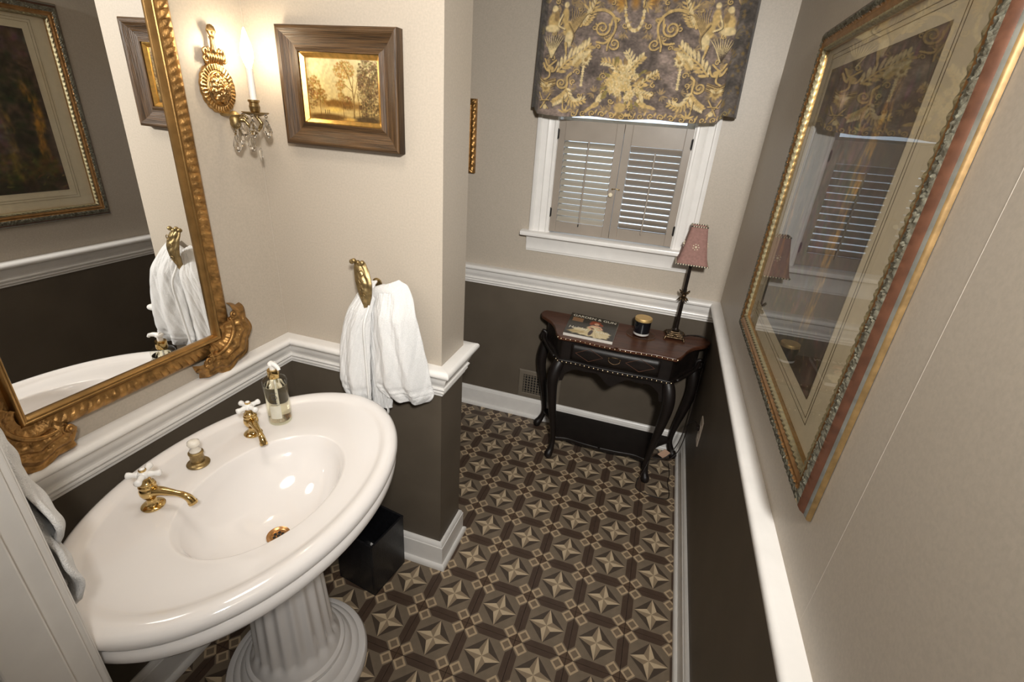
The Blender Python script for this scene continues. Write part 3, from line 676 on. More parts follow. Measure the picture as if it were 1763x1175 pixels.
    # pendalogues: bead + faceted drop
    def drop(x, y, zt, k=1.3):
        b = MB(); b.ball((x, y, zt), .0045*k, 6, 4); dr_ = b.build('crystal_drop', M_CRYS, s)
        b = MB(); b.lathe([(.001, zt-.008*k), (.004*k, zt-.012*k), (.0085*k, zt-.026*k), (.010*k, zt-.033*k), (.007*k, zt-.041*k), (.001, zt-.046*k)], (x, y, 0), 8, rfun=lambda a, z: 1.0); b.build('pendant', M_CRYS, dr_)
    for k in range(5):
        a = k*2*PI/5+0.15; drop(C.x+.034*math.cos(a), C.y+.034*math.sin(a), 1.806)
    drop(X0+0.062, y0-0.002, 1.780); drop(X0+0.058, y0-0.012, 1.762); drop(-1.108, y0+0.028, 1.758, 1.2)
    b = MB(); b.tube([(C.x, C.y, 1.76), (C.x, C.y, 1.715)], .0006, 4); b.lathe([(.001, 1.716), (.0055, 1.706), (.004, 1.690), (.0008, 1.676)], (C.x, C.y, 0), 6); b.build('crystal_spear', M_CRYS, s)
sconce(0.900, 'gilt wall sconce with lit candle bulb and crystal drops beside the mirror')
# ------------------------------------------------------------------ small landscape painting on the partition
pt = thing('framed_painting', 'small golden landscape painting in a wide weathered wood frame', 'painting', (-0.842, YP, 1.73))
pp = lambda u, v, h: (u, YP-0.001-h, v)
PR = (-1.047, 1.731, -0.638, 2.057)
fr4 = rails(PR, [(0, 0), (0, .030), (.004, .034), (.012, .034), (.016, .031), (.022, .026), (.034, .019), (.046, .015), (.054, .016), (.060, .021), (.066, .022), (.066, .006), (.066, 0)], pp, 'frame_side', M_WOODF, pt, smooth=50)
M_WH = mat('weathered_wood_h', (0.115, 0.060, 0.023), 0.42, 0, 3, 0.5, col2=(0.026, 0.014, 0.006), bump=0.6, bscale=3.5, stretch=(3, 110, 110), ndetail=8)
M_WV = mat('weathered_wood_v', (0.115, 0.060, 0.023), 0.42, 0, 3, 0.5, col2=(0.026, 0.014, 0.006), bump=0.6, bscale=3.5, stretch=(110, 110, 3), ndetail=8)
for k_, o_ in enumerate(fr4): o_.data.materials[0] = M_WV if k_ % 2 else M_WH
PG = (PR[0]+.0655, PR[1]+.0595, PR[2]-.0455, PR[3]-.0595)
PG = (PR[0]+.066, PR[1]+.066, PR[2]-.066, PR[3]-.066)
rails(PG, [(0, 0), (0, .017), (.003, .018), (.013, .010), (.0145, .006), (.0145, 0)], pp, 'gilt_liner', mat('liner_gold', (0.72, 0.44, 0.13), 0.32, 0.9, 60, 0.2), pt, smooth=30)
def landscape():
    R = Ras(230, 150, (196, 162, 84)); w, h = 230, 150
    for j in range(h):
        t = j/h; c = np.array((206, 190, 140))*(1-t)+np.array((178, 146, 84))*t; R.a[j] = c/255
    R.blob(30, 18, 70, 40, (232, 216, 160), 0, 1.0, 0.8)
    R.noise(30, 0.12); 
    R.blob(115, 112, 130, 14, (120, 84, 36), 0, 0.6, 0.8)
    for x in range(60, 140, 6): R.blob(x, 108+random.uniform(-3, 3), 9, random.uniform(6, 14), (112, 76, 30), 0, 0.7, 0.8, 0.1)
    R.blob(85, 124, 40, 10, (206, 168, 82), 0, 0.8, 0.9)
    def tree(cx, cy, rx, ry, n, c):
        for k in range(n):
            a = random.random()*6.28; r = math.sqrt(random.random()); R.blob(cx+rx*r*math.cos(a), cy+ry*r*math.sin(a), random.uniform(2, 5), random.uniform(2, 4), tuple(x*random.uniform(.85, 1.15) for x in c), 0, 0.9, 0.5, 0.2)
    tree(20, 72, 24, 30, 220, (126, 88, 34)); tree(45, 92, 16, 18, 120, (118, 80, 30)); tree(8, 100, 22, 26, 120, (92, 62, 26))
    tree(122, 26, 34, 22, 240, (146, 104, 42)); tree(110, 62, 16, 14, 80, (140, 98, 40)); tree(108, 90, 10, 10, 50, (134, 94, 40)); tree(130, 105, 18, 18, 90, (98, 68, 30))
    tree(200, 40, 36, 50, 520, (92, 72, 46)); tree(185, 80, 22, 60, 320, (84, 64, 38)); tree(215, 80, 20, 70, 260, (80, 62, 40)); tree(198, 55, 34, 54, 260, (98, 76, 46)); tree(200, 115, 32, 34, 240, (66, 50, 30))
    for k in range(34): R.blob(random.uniform(172, 226), random.uniform(30, 115), random.uniform(1, 3), random.uniform(1.5, 4), (190, 160, 96), 0, 0.6, 0.6)
    for pts, w0 in (([(148, 140), (149, 100), (146, 70), (136, 40), (120, 14)], 4), ([(149, 95), (158, 70), (166, 40)], 3), ([(146, 76), (128, 64), (118, 58)], 1.6), ([(146, 70), (150, 48), (146, 26)], 2), ([(114, 140), (112, 112), (106, 92)], 2), ([(38, 140), (36, 112), (40, 90)], 2.4), ([(166, 145), (164, 100), (160, 80)], 3.4)):
        R.stroke(pts, w0, (84, 58, 26), w0*0.35); R.stroke([(x-0.6, y) for x, y in pts], w0*0.4, (188, 150, 84), 0.4, al=0.7)
    for k in range(6): x = 176+8*k; R.stroke([(x, 140), (x+random.uniform(-3, 3), 60)], 1.4, (150, 124, 76), 0.6, al=0.7)
    R.blob(60, 144, 90, 12, (82, 56, 24), 0, 0.5, 0.9); R.blob(190, 146, 60, 14, (60, 46, 28), 0, 0.5, 0.9); R.blob(135, 146, 26, 5, (196, 150, 66), 0, 0.6, 0.7)
    for x in (52, 60, 66): R.stroke([(x, 134), (x, 126)], 2, (70, 48, 24))
    R.noise(5, 0.15); return R
q = 0.0143
print_mesh('canvas', landscape(), lambda u, v: (PG[0]+q+(PG[2]-PG[0]-2*q)*u, YP-0.007, PG[3]-q-(PG[3]-PG[1]-2*q)*v), M_OIL, pt)
# ------------------------------------------------------------------ large framed picture on the right wall
bp_ = thing('framed_picture', 'large framed woodland picture with wide mat and glass on the right wall', 'picture', (XR, 1.04, 1.18))
rp = lambda u, v, h: (XR-0.001-h, u, v)
BR = (0.512, 1.172, 1.600, 2.172)
M_RED = mat('oxblood_band', (0.075, 0.030, 0.015), 0.42, 0.3, 40, 0.25); M_SILV = mat('silver_leaf', (0.27, 0.27, 0.24), 0.38, 0.8, 40, 0.2)
M_ORN = mat('carved_silver_gilt', (0.25, 0.245, 0.19), 0.42, 0.7, 90, 0.6, col2=(0.13, 0.115, 0.085), bump=0.6, bscale=120); M_BRB = mat('brown_gold_band', (0.30, 0.155, 0.055), 0.35, 0.6, 30, 0.2); M_OGOLD = mat('outer_gold', (0.18, 0.11, 0.042), 0.5, 0.5, 60, 0.25)
M_LIP = mat('leaf_lip_gilt', (0.34, 0.29, 0.16), 0.5, 0.5, 80, 0.5, col2=(0.24, 0.20, 0.12), bump=0.4, bscale=120)
BPf = [(0, 0), (0, .005), (.001, .008), (.003, .0095), (.004, .0105), (.006, .0125), (.008, .0135), (.012, .021), (.018, .0255), (.022, .0275), (.026, .0285), (.030, .029), (.034, .0285), (.038, .0275), (.041, .025), (.045, .0245), (.049, .026), (.053, .024), (.057, .0215), (.060, .0225), (.0635, .0235), (.067, .0215), (.070, .015), (.070, .004), (.070, 0)]
BSM = [0, 0, 0, 1, 1, 1, 2, 2, 3, 3, 3, 3, 3, 4, 4, 4, 4, 4, 5, 5, 5, 5, 6, 6]
def brel(s, d, h):
    if .020 < d < .040:
        x, y = s*330, d*420; return 0.0022*math.sin(x)*math.sin(y+math.sin(s*95)*2.4)+0.0012*math.sin(x*2.3+y*1.3)
    if .058 < d < .068: return 0.0022*math.sin(s*260+d*420)
    return 0
rails(BR, BPf, rp, 'frame_side', [M_OGOLD, M_SILV, M_RED, M_ORN, M_BRB, M_LIP, M_GILT2], bp_, BSM, 0.0035, brel, 35)
i_ = 0.068
MB().box((XR-0.006, BR[0]+i_, BR[1]+i_), (XR-0.003, BR[2]-i_, BR[3]-i_)).build('mat_board', M_MATB, bp_)
AR = (0.735, 1.325, 1.430, 2.045)
for k, g in enumerate((0.030, 0.042)):
    b = MB(); t = 0.0012; u0, v0, u1, v1 = AR[0]-g, AR[1]-g, AR[2]+g, AR[3]+g; x0, x1 = XR-0.0068, XR-0.006
    b.box((x0, u0, v0), (x1, u1, v0+t)); b.box((x0, u0, v1-t), (x1, u1, v1)); b.box((x0, u0, v0), (x1, u0+t, v1)); b.box((x0, u1-t, v0), (x1, u1, v1)); b.build('ruled_line', M_MATL, bp_)
def woodland():
    R = Ras(200, 220, (52, 42, 34)); R.noise(40, 0.5); R.noise(12, 0.5); w, h = 200, 220
    def mass(cx, cy, rx, ry, n, c, s=8):
        for k in range(n):
            a = random.random()*6.28; r = math.sqrt(random.random()); R.blob(cx+rx*r*math.cos(a), cy+ry*r*math.sin(a), random.uniform(.5, 1.3)*s, random.uniform(.4, 1)*s, tuple(x*random.uniform(.65, 1.2) for x in c), random.random()*3, 0.9, 0.5, 0.1)
    mass(100, 20, 110, 30, 160, (74, 60, 58)); mass(110, 80, 50, 60, 260, (88, 72, 68)); mass(95, 150, 48, 45, 220, (80, 66, 64)); mass(30, 110, 22, 80, 160, (26, 30, 18)); mass(100, 205, 110, 22, 240, (34, 32, 18)); mass(60, 185, 60, 20, 140, (62, 54, 26)); mass(180, 120, 22, 90, 160, (46, 36, 26))
    def trunk(x0, y0, x1, y1, wd, n, cols, al):
        for k in range(n):
            t = random.random(); x = x0+(x1-x0)*t+6*math.sin(t*5+x0)+random.uniform(-wd, wd); y = y0+(y1-y0)*t
            R.blob(x, y, random.uniform(1.5, 4), random.uniform(4, 12), random.choice(cols), random.uniform(-.2, .3), 1.0, al*(0.5+0.5*math.sin(PI*t)), 0.15)
    trunk(160, 25, 140, 195, 9, 150, ((158, 116, 40), (172, 130, 52), (118, 86, 36)), .45)
    trunk(22, 70, 10, 170, 5, 80, ((146, 102, 38), (118, 82, 32)), .42); trunk(60, 95, 48, 200, 5, 50, ((124, 94, 42), (100, 78, 40)), .3)
    R.blob(60, 28, 16, 9, (190, 170, 160), 0.5, 0.9, 0.8, 0.1); R.blob(78, 20, 10, 6, (150, 132, 126), 0.2, 0.9, 0.7); R.blob(120, 44, 8, 5, (130, 116, 110), 0, 0.9, 0.6)
    for k in range(20): x = random.uniform(0, 200); R.stroke([(x, random.uniform(0, 60)), (x+random.uniform(-40, 40), random.uniform(20, 80))], 2, (30, 24, 20), 0.6, al=0.6)
    for k in range(60): R.blob(random.uniform(0, 200), random.uniform(170, 218), random.uniform(2, 6), 1.5, random.choice(((96, 84, 40), (70, 70, 32), (120, 96, 52), (84, 44, 34))), random.random(), 0.8, 0.6)
    R.noise(4, 0.3); R.a = np.clip(R.a*1.5, 0, 1); return R
print_mesh('woodland_print', woodland(), lambda u, v: (XR-0.0072, AR[2]+(AR[0]-AR[2])*u, AR[3]+(AR[1]-AR[3])*v), M_PRINT, bp_)
MB().box((XR-0.0145, BR[0]+i_, BR[1]+i_), (XR-0.0125, BR[2]-i_, BR[3]-i_)).build('glass', M_PICG, bp_)
# ------------------------------------------------------------------ picture on the back wall, mostly behind the partition
b2 = thing('gilt_picture', 'gilt framed picture on the back wall half hidden behind the partition', 'picture', (-1.05, YB, 1.55))
qp = lambda u, v, h: (u, YB-0.001-h, v)
B2 = (-1.165, 1.555, -0.932, 1.940)
def b2rel(s, d, h): return 0.003*math.sin(s*180)*math.sin(PI*d/0.03) if d < .03 else 0
rails(B2, [(0, 0), (0, .022), (.006, .028), (.014, .030), (.022, .026), (.030, .020), (.034, .023), (.038, .015), (.038, 0)], qp, 'frame_side', M_GILT, b2, None, 0.006, b2rel, 40)
print_mesh('canvas', woodland(), lambda u, v: (B2[0]+.036+(B2[2]-B2[0]-.072)*u, YB-0.010, B2[3]-.036-(B2[3]-B2[1]-.072)*v), M_OIL, b2)
# ------------------------------------------------------------------ towel hooks and towels
def hook(place, label):
    """place(a,h,b): a along wall, h out of the wall, b up"""
    s = thing('towel_hook', label, 'hook', place(0, 0, 0))
    b = MB()
    def f(u, v):   # leaf-shaped cast plate that bows forward, then curls back at the tip
        bz = -0.098+0.165*v; w = float(np.interp(v, [0, .12, .35, .6, .85, 1], [.004, .014, .025, .031, .027, .019]))
        a = -0.006+0.016*math.sin(PI*v)-0.012*v+(u-0.5)*2*w; hh = 0.090+0.020*math.sin(PI*v*0.95)-0.012*abs(u-0.5)*2
        hh += 0.0012*math.sin(v*34+u*9)*math.sin(PI*u)+0.0010*math.cos(u*25+v*6)
        return place(a, hh, bz)
    b.grid(f, 26, 60); o = b.build('leaf_plate', M_OLDBR, s, smooth=0); md = o.modifiers.new('thickness', 'SOLIDIFY'); md.thickness = 0.004; md.offset = 0
    b = MB()
    for k in range(5): b.ball(place(-0.042+0.0105*k, 0.092+0.004*math.sin(k*2), 0.066+0.005*math.sin(k*1.7)), 0.0085, 8, 6)
    for k in range(4): b.tube([place(0.002+0.011*math.cos(t*.5+k*1.5)*(1-t/16), 0.108+0.0006*t*(.3), -0.045+0.028*k+0.012*math.sin(t*.5+k*1.5)*(1-t/16)) for t in range(14)], 0.0016, 5)
    b.build('floral_crest', M_OLDBR, o, smooth=0)
    b = MB(); b.tube([place(-0.01, 0.001, -0.02), place(-0.01, 0.02, -0.03), place(-0.012, 0.065, -0.065), place(-0.012, 0.090, -0.100)], [.008, .006, .006, .006], 8); b.tube([place(-0.01, 0.0, -0.03), place(-0.01, 0.004, -0.03)], [.02, .018], 14); b.build('stem', M_OLDBR, s, smooth=40)
    return s
def sheet(L, Rr, dep, place, nu=46, nv=60):
    Ls = spline([(a, 0, z) for a, z in L], nv); Rs = spline([(a, 0, z) for a, z in Rr], nv)
    b = MB()
    def f(u, v):
        k = min(nv-1, int(round(v*(nv-1)))); p = Ls[k].lerp(Rs[k], u); return place(p.x, dep(u, v), p.z)
    b.grid(f, nu, nv); return b
def towel(place, label, loc):
    """sheets given by their left and right outlines (a along wall, z up)"""
    s = thing('hand_towel', label, 'towel', loc)
    def fold(k, am, ph): return lambda u, v: am*math.sin(2*PI*k*u+ph)*min(1, v*1.6)
    fo1, fo2, fo3 = fold(2.1, .010, .4), fold(2.6, .013, 2.0), fold(1.5, .006, 0)
    hem = lambda v: -0.003 if .76 < v < .80 or .845 < v < .86 else 0
    nz = lambda u, v, k: 0.0022*math.sin(u*37+k)*math.sin(v*29+2*k)+0.0014*math.sin(u*71+v*53+k)
    L1 = [(.060, .128), (.018, .112), (-.015, .060), (-.048, -.010), (-.072, -.100), (-.086, -.200), (-.090, -.265), (-.080, -.310), (-.050, -.345)]
    R1 = [(.072, .100), (.066, .050), (.062, .000), (.056, -.060), (.052, -.130), (.050, -.200), (.048, -.270), (.046, -.325), (.044, -.352)]
    L2 = [(.066, .115), (.070, .060), (.074, .010), (.070, -.050), (.074, -.120), (.068, -.190), (.064, -.240), (.078, -.272), (.118, -.300)]
    R2 = [(.140, .142), (.176, .125), (.208, .075), (.232, .005), (.252, -.075), (.268, -.150), (.282, -.220), (.290, -.262), (.272, -.292)]
    L3 = [(.05, .09), (.045, 0), (.040, -.1), (.040, -.2), (.038, -.30), (.038, -.365)]
    R3 = [(.11, .09), (.115, 0), (.118, -.1), (.124, -.2), (.126, -.29), (.120, -.352)]
    def thickn(o, t):
        md = o.modifiers.new('thickness', 'SOLIDIFY'); md.thickness = t; md.offset = 0
        sb = o.modifiers.new('smooth', 'SUBSURF'); sb.levels = 1; sb.render_levels = 1
    rd = lambda u: (1-abs(2*u-1)**3.0)
    o = sheet(L1, R1, lambda u, v: .010+.052*rd(u)*(0.30+0.70*math.sin(PI*min(1, v*.9+.06)))+fo1(u, v)+nz(u, v, 1)+hem(v)+.02*u, place).build('front_fold', M_TOWEL, s, smooth=0); thickn(o, .008); o['label'] = 'left fold of the towel'
    o = sheet(L2, R2, lambda u, v: .020+.064*rd(u)*(0.30+0.70*math.sin(PI*min(1, v*.9+.06)))+fo2(u, v)+nz(u, v, 3)+hem(v)-.012*u, place).build('front_fold', M_TOWEL, s, smooth=0); thickn(o, .008); o['label'] = 'right fold of the towel'
    o = sheet(L3, R3, lambda u, v: .010+.012*rd(u)+fo3(u, v)*.5+nz(u, v, 5), place).build('back_fold', M_TOWEL, s, smooth=0); thickn(o, .007)
    # gathered top that passes under the hook, rolled seam lines, hanging loop
    b = MB(); b.tube([place(.050, .012, .06), place(.070, .030, .098), place(.10, .034, .108), place(.135, .030, .108), place(.165, .012, .08)], [.014, .020, .022, .022, .016], 12); o = b.build('gathered_top', M_TOWEL, s, smooth=0)
    b = MB(); b.tube(spline([place(.066, .062, .060), place(.064, .090, .0), place(.060, .086, -.10), place(.056, .076, -.22), place(.052, .066, -.33)], 24), [.0045]*24, 7); b.build('edge_seam', M_HEM, s, smooth=0)
    b = MB(); b.tube(spline([place(.104, .018, -.345), place(.108, .022, -.372), place(.098, .020, -.392), place(.096, .019, -.39)], 10), .0075, 8, flat=.25); b.build('hanging_loop', M_HEM, s, smooth=0)
    return s
hook(lambda a, h, b: (-0.752+a, YP-h, 1.325+b), 'aged brass leaf towel hook on the partition wall')
towel(lambda a, h, z: (-0.805+a, YP-0.052-h*0.8 if z < .02 else YP-0.012-min(.04, max(0, (.13-z)*.4))-h*0.8, 1.185+z), 'white terry hand towel hanging from the brass hook on the partition', (-0.70, YP-0.05, 0.83))
def left_towel():
    s = thing('bath_towel', 'white terry towel hanging by the door frame at the left edge', 'towel', (-0.95, YF+0.03, 0.80))
    def lobe(L, Rr, d0, am, k):
        o = sheet(L, Rr, lambda u, v: d0+am*(1-abs(2*u-1)**2.5)+.004*math.sin(u*31+k)*math.sin(v*23)+.006*math.sin(u*9+k), lambda a, h, z: (a, YF+h, z), 36, 46).build('towel_fold', M_TOWEL, s, smooth=0)
        md = o.modifiers.new('thickness', 'SOLIDIFY'); md.thickness = .01; md.offset = 0
        sb = o.modifiers.new('smooth', 'SUBSURF'); sb.levels = 1; sb.render_levels = 1
    lobe([(-1.08, 1.33), (-1.12, 1.25), (-1.14, 1.15), (-1.14, 1.02), (-1.10, .96)], [(-.86, 1.33), (-.810, 1.285), (-.788, 1.22), (-.738, 1.155), (-.78, 1.09)], .055, .035, 1)
    lobe([(-1.05, 1.22), (-1.10, 1.14), (-1.12, 1.07), (-1.12, 1.0), (-1.04, .94)], [(-.83, 1.22), (-.765, 1.14), (-.722, 1.07), (-.724, 1.01), (-.80, .930)], .045, .030, 2)
    return s
left_towel()
hook(lambda a, h, b: (-0.965+a, YF+h+0.012 if h > .01 else YF+h, 1.345+b), 'aged brass leaf towel hook beside the door frame')
# ------------------------------------------------------------------ pedestal sink
sk = thing('pedestal_sink', 'white oval porcelain pedestal sink with fluted column', 'sink', (-0.80, 0.47, 0.0))
SCx, SCy, BCx, BCy = -0.788, 0.448, -0.744, 0.430
rings = [(.02, .02, .70, 0), (.13, .15, .70, 0), (.18, .25, .722, 0), (.235, .355, .752, 0), (.275, .415, .780, 0), (.296, .438, .795, 0), (.312, .456, .803, 0), (.325, .470, .811, 0), (.331, .477, .822, 0), (.331, .477, .836, 0), (.327, .473, .845, 0), (.320, .465, .850, 0), (.318, .463, .852, 0), (.320, .465, .855, 0),
         (.328, .474, .858, 0), (.334, .480, .864, 0), (.337, .483, .873, 0), (.336, .482, .884, 0), (.331, .477, .893, 0), (.322, .467, .899, 0), (.310, .452, .902, 0), (.299, .436, .900, 0), (.291, .425, .895, 0), (.286, .418, .892, 0), (.280, .411, .8905, 0), (.25, .36, .890, .25), (.215, .295, .8895, .8), (.180, .250, .889, 1), (.176, .246, .888, 1), (.173, .243, .885, 1), (.170, .240, .878, 1)]
for fr_, dz in ((.965, .017), (.94, .030), (.905, .048), (.855, .068), (.785, .088), (.69, .105), (.57, .119), (.43, .1285), (.30, .1345), (.17, .137), (.12, .1375)): rings.append((.173*fr_, .243*fr_, .889-dz, 1))
b = MB(); N = 128; vs = []
for (a, bb, z, k) in rings:
    cx, cy = SCx+(BCx-SCx)*k+(0.035*k*min(1, (.85-z)/.09) if z < .85 else 0), SCy+(BCy-SCy)*k-(0.030*k*min(1, (.85-z)/.09) if z < .85 else 0)
    vs += [(cx+a*math.cos(2*PI*j/N), cy+bb*math.sin(2*PI*j/N), z) for j in range(N)]
fs = [(i*N+j, i*N+(j+1) % N, (i+1)*N+(j+1) % N, (i+1)*N+j) for i in range(len(rings)-1) for j in range(N)]
b.add(vs, fs); b.build('basin', M_PORC, sk, smooth=0)
PX, PY = -0.800, 0.480
b = MB(); b.lathe([(.145, .12), (.136, .135), (.130, .15), (.128, .17), (.118, .60), (.120, .63), (.135, .66), (.150, .70)], (PX, PY, 0), 160, rfun=lambda a, z: 1-0.055*(abs(math.sin(a*8))**1.5)*(1 if .15 < z < .62 else 0), caps=False)
# denser fluted shaft
b = MB(); zs = [.115, .125, .14, .15, .16, .17, .18]+[.2+.05*i for i in range(8)]+[.58, .60, .61, .63, .66, .70]
b.lathe([((.150-.02*min(1, max(0, (z-.115)/.05)) if z < .165 else (.130-.02*(z-.165)/.4 if z < .6 else .110+.04*((z-.6)/.1)**1.5)), z) for z in zs], (PX, PY, 0), 192, rfun=lambda a, z: 1-0.07*(abs(math.sin(a*9))**1.6)*min(1, max(0, (z-.14)/.03))*min(1, max(0, (.62-z)/.03)), caps=False); b.build('fluted_column', M_PORC, sk, smooth=0)
b = MB(); b.lathe([(.02, .0005), (.232, .0005), (.236, .010), (.236, .034), (.230, .044), (.218, .049), (.208, .050), (.205, .056), (.199, .062), (.190, .065), (.184, .066), (.180, .074), (.175, .084), (.165, .092), (.160, .094), (.163, .102), (.160, .112), (.150, .119), (.138, .121)], (PX, PY, 0), 96, caps=False); b.build('base', M_PORC, sk, smooth=35)
# drain in the bowl
DX, DY = -0.7005, 0.4000
dn = thing('sink_drain', 'round bronze drain grid in the bowl of the sink', 'drain', (DX, DY, 0.7520))
M_COP = mat('drain_copper', (0.55, 0.30, 0.13), 0.25, 1.0, 40, 0.2)
b = MB(); b.lathe([(.002, .7525), (.020, .7530), (.024, .7540), (.028, .7565), (.030, .7570), (.031, .7555), (.031, .7515)], (DX, DY, 0), 32, caps=False); b.build('flange', M_COP, dn, smooth=40)
for (hx, hy) in [(0, 0)]+[(.011*math.cos(k*PI/3), .011*math.sin(k*PI/3)) for k in range(6)]:
    b = MB(); b.lathe([(.0005, .7537), (.0042, .7537), (.0042, .7525)], (DX+hx, DY+hy, 0), 10, caps=False); b.build('hole', M_VENTD, dn)
# faucets
def faucet(x, y, ang, label):
    z = 0.8905; s = thing('faucet', label, 'faucet', (x, y, z), 'brass basin taps on the sink')
    d = Vector((math.cos(ang), math.sin(ang), 0)); n = Vector((-d.y, d.x, 0)); o = Vector((x, y, z))
    pt_ = lambda a, s_, h: o+d*a+n*s_+Vector((0, 0, h))
    b = MB(); b.lathe([(.003, .0), (.026, .0), (.027, .003), (.024, .006), (.015, .008), (.012, .012), (.011, .026), (.013, .030), (.010, .032)], o, 28, caps=False); b.build('base_flange', M_BRASS, s, smooth=40)
    b = MB(); b.lathe([(.009, .028), (.017, .034), (.021, .044), (.021, .054), (.018, .062), (.0195, .064), (.0195, .068), (.016, .071), (.017, .073), (.017, .076), (.013, .079), (.0105, .088), (.006, .090)], o, 28, caps=False); b.build('body', M_BRASS, s, smooth=40)
    b = MB(); sp = spline([pt_(.004, 0, .046), pt_(.03, 0, .053), (pt_(.06, 0, .053)), pt_(.088, 0, .050), pt_(.104, 0, .042), pt_(.112, 0, .027)], 26); b.tube(sp, [.015-.0075*min(1, i/12) if i < 13 else .0075+.0028*(i-13)/12 for i in range(26)], 14); b.tube([pt_(.1105, 0, .031), pt_(.1125, 0, .025)], [.0112, .0112], 14); b.build('spout', M_BRASS, s, smooth=50)
    # porcelain cross handle
    hd = MB(); hz = .101
    hd.ball(pt_(0, 0, hz), (.014, .014, .013), 16, 10)
    for k in range(4):
        a = ang+PI/4*0+0.35+k*PI/2; e = Vector((math.cos(a), math.sin(a), 0)); c = pt_(0, 0, hz)
        hd.tube([c+e*.006, c+e*.016, c+e*.024, c+e*.031, c+e*.036, c+e*.0385], [.009, .0075, .0065, .0085, .0085, .004], 12)
    h = hd.build('cross_handle', M_PORC2, s, smooth=0)
    b = MB(); b.lathe([(.0075, .111), (.0085, .113), (.0085, .116), (.0075, .117), (.0005, .1175)], o, 18, caps=False); b.build('brass_ring', M_BRASS, h, smooth=40)
    b = MB(); b.ball(pt_(0, 0, .1175), (.0065, .0065, .003), 12, 6); b.build('button', M_PORC2, h, smooth=0)
    return s
faucet(-0.950, 0.270, 0.22, 'polished brass tap with porcelain cross handle at the door end of the sink')
faucet(-0.955, 0.603, -0.52, 'polished brass tap with porcelain cross handle beside the soap bottle')
kx, ky = -0.985, 0.432
s = thing('drain_knob', 'aged brass pop-up drain control with cream porcelain knob between the taps', 'knob', (kx, ky, 0.8905))
b = MB(); b.lathe([(.003, 0), (.029, 0), (.030, .003), (.028, .006), (.020, .007), (.017, .010)], (kx, ky, .8905), 30, caps=False); b.build('base_flange', M_OLDBR, s, smooth=40)
b = MB(); b.lathe([(.016, .006), (.0175, .010), (.0175, .036), (.0195, .038), (.0195, .042), (.017, .044), (.005, .044)], (kx, ky, .8905), 28, caps=False); b.build('collar', M_OLDBR, s, smooth=40)
b = MB(); b.lathe([(.012, .042), (.015, .046), (.015, .050), (.009, .055), (.009, .060), (.014, .064), (.0165, .070), (.0155, .077), (.010, .081), (.0005, .082)], (kx, ky, .8905), 24, caps=False); b.build('porcelain_knob', M_BEADL if False else mat('cream_porcelain', (0.80, 0.75, 0.66), 0.12, 0, 8, 0.04, coat=0.5), s, smooth=0)
# soap dispenser
sx, sy, sz = -0.930, 0.694, 0.8915
s = thing('soap_dispenser', 'clear glass soap pump bottle with gold collar beside the tap', 'bottle', (sx, sy, sz))
b = MB(); b.lathe([(.030, .0), (.0355, .003), (.037, .010), (.037, .150), (.034, .158), (.026, .163), (.016, .165), (.015, .172)], (sx, sy, sz), 36, caps=False); b.add([], []); b.build('bottle', M_BOTG, s, smooth=40)
b = MB(); b.lathe([(.0005, .010), (.034, .011), (.0345, .014), (.0345, .138), (.034, .1385), (.0005, .1385)], (sx, sy, sz), 30, caps=False); b.build('liquid_soap', mat('soap_liquid_clear', (0.97, 0.94, 0.80), 0.02, 0, 5, 0.01, trans=1.0, ior=1.33), s, smooth=40)
b = MB(); b.lathe([(.0005, .001), (.034, .001), (.034, .0095), (.0005, .0095)], (sx, sy, sz), 30, caps=False); b.build('thick_base', M_BOTG, s, smooth=40)
b = MB(); b.lathe([(.0165, .163), (.0175, .165), (.0175, .190), (.0165, .192), (.008, .192)], (sx, sy, sz), 28, caps=False); b.build('gold_collar', M_BRASS, s, smooth=40)
b = MB(); b.lathe([(.009, .190), (.009, .205), (.013, .208), (.013, .214), (.010, .217), (.0005, .218)], (sx, sy, sz), 20, caps=False)
b.tube([(sx-.004, sy, sz+.212), (sx+.018, sy-.006, sz+.213), (sx+.032, sy-.010, sz+.209), (sx+.036, sy-.011, sz+.202)], [.009, .0075, .006, .005], 10); b.build('pump_head', M_PORC2, s, smooth=50)
MB().tube([(sx, sy, sz+.03), (sx, sy, sz+.19)], .0032, 8).build('dip_tube', M_PORC2, s)
# label and printed marks on the bottle, facing the room
va_ = math.atan2(-0.35-sy, 0.15-sx)
def onb(a, z, r=.0374): return (sx+r*math.cos(va_+a), sy+r*math.sin(va_+a), sz+z)
M_INK = mat('bottle_ink', (0.05, 0.05, 0.06), 0.5, 0, 40, 0.1); M_LAB = mat('frosted_label', (0.66, 0.64, 0.54), 0.5, 0, 40, 0.05)
b = MB(); b.tube([onb(-.25+.22*math.cos(t*2*PI/20), .108+.0065*math.sin(t*2*PI/20)) for t in range(21)], .0009, 5)
for k, (w, z) in enumerate(((.5, .124), (.42, .086), (.7, .080))): b.tube([onb(-.25-w/2+w*t/10, z) for t in range(11)], .0007, 4)
b.build('printed_mark', M_INK, s)
b = MB(); b.grid(lambda u, v: onb(-.75+.9*u, .028+.048*v, .0372), 14, 2); b.build('label_patch', M_LAB, s)
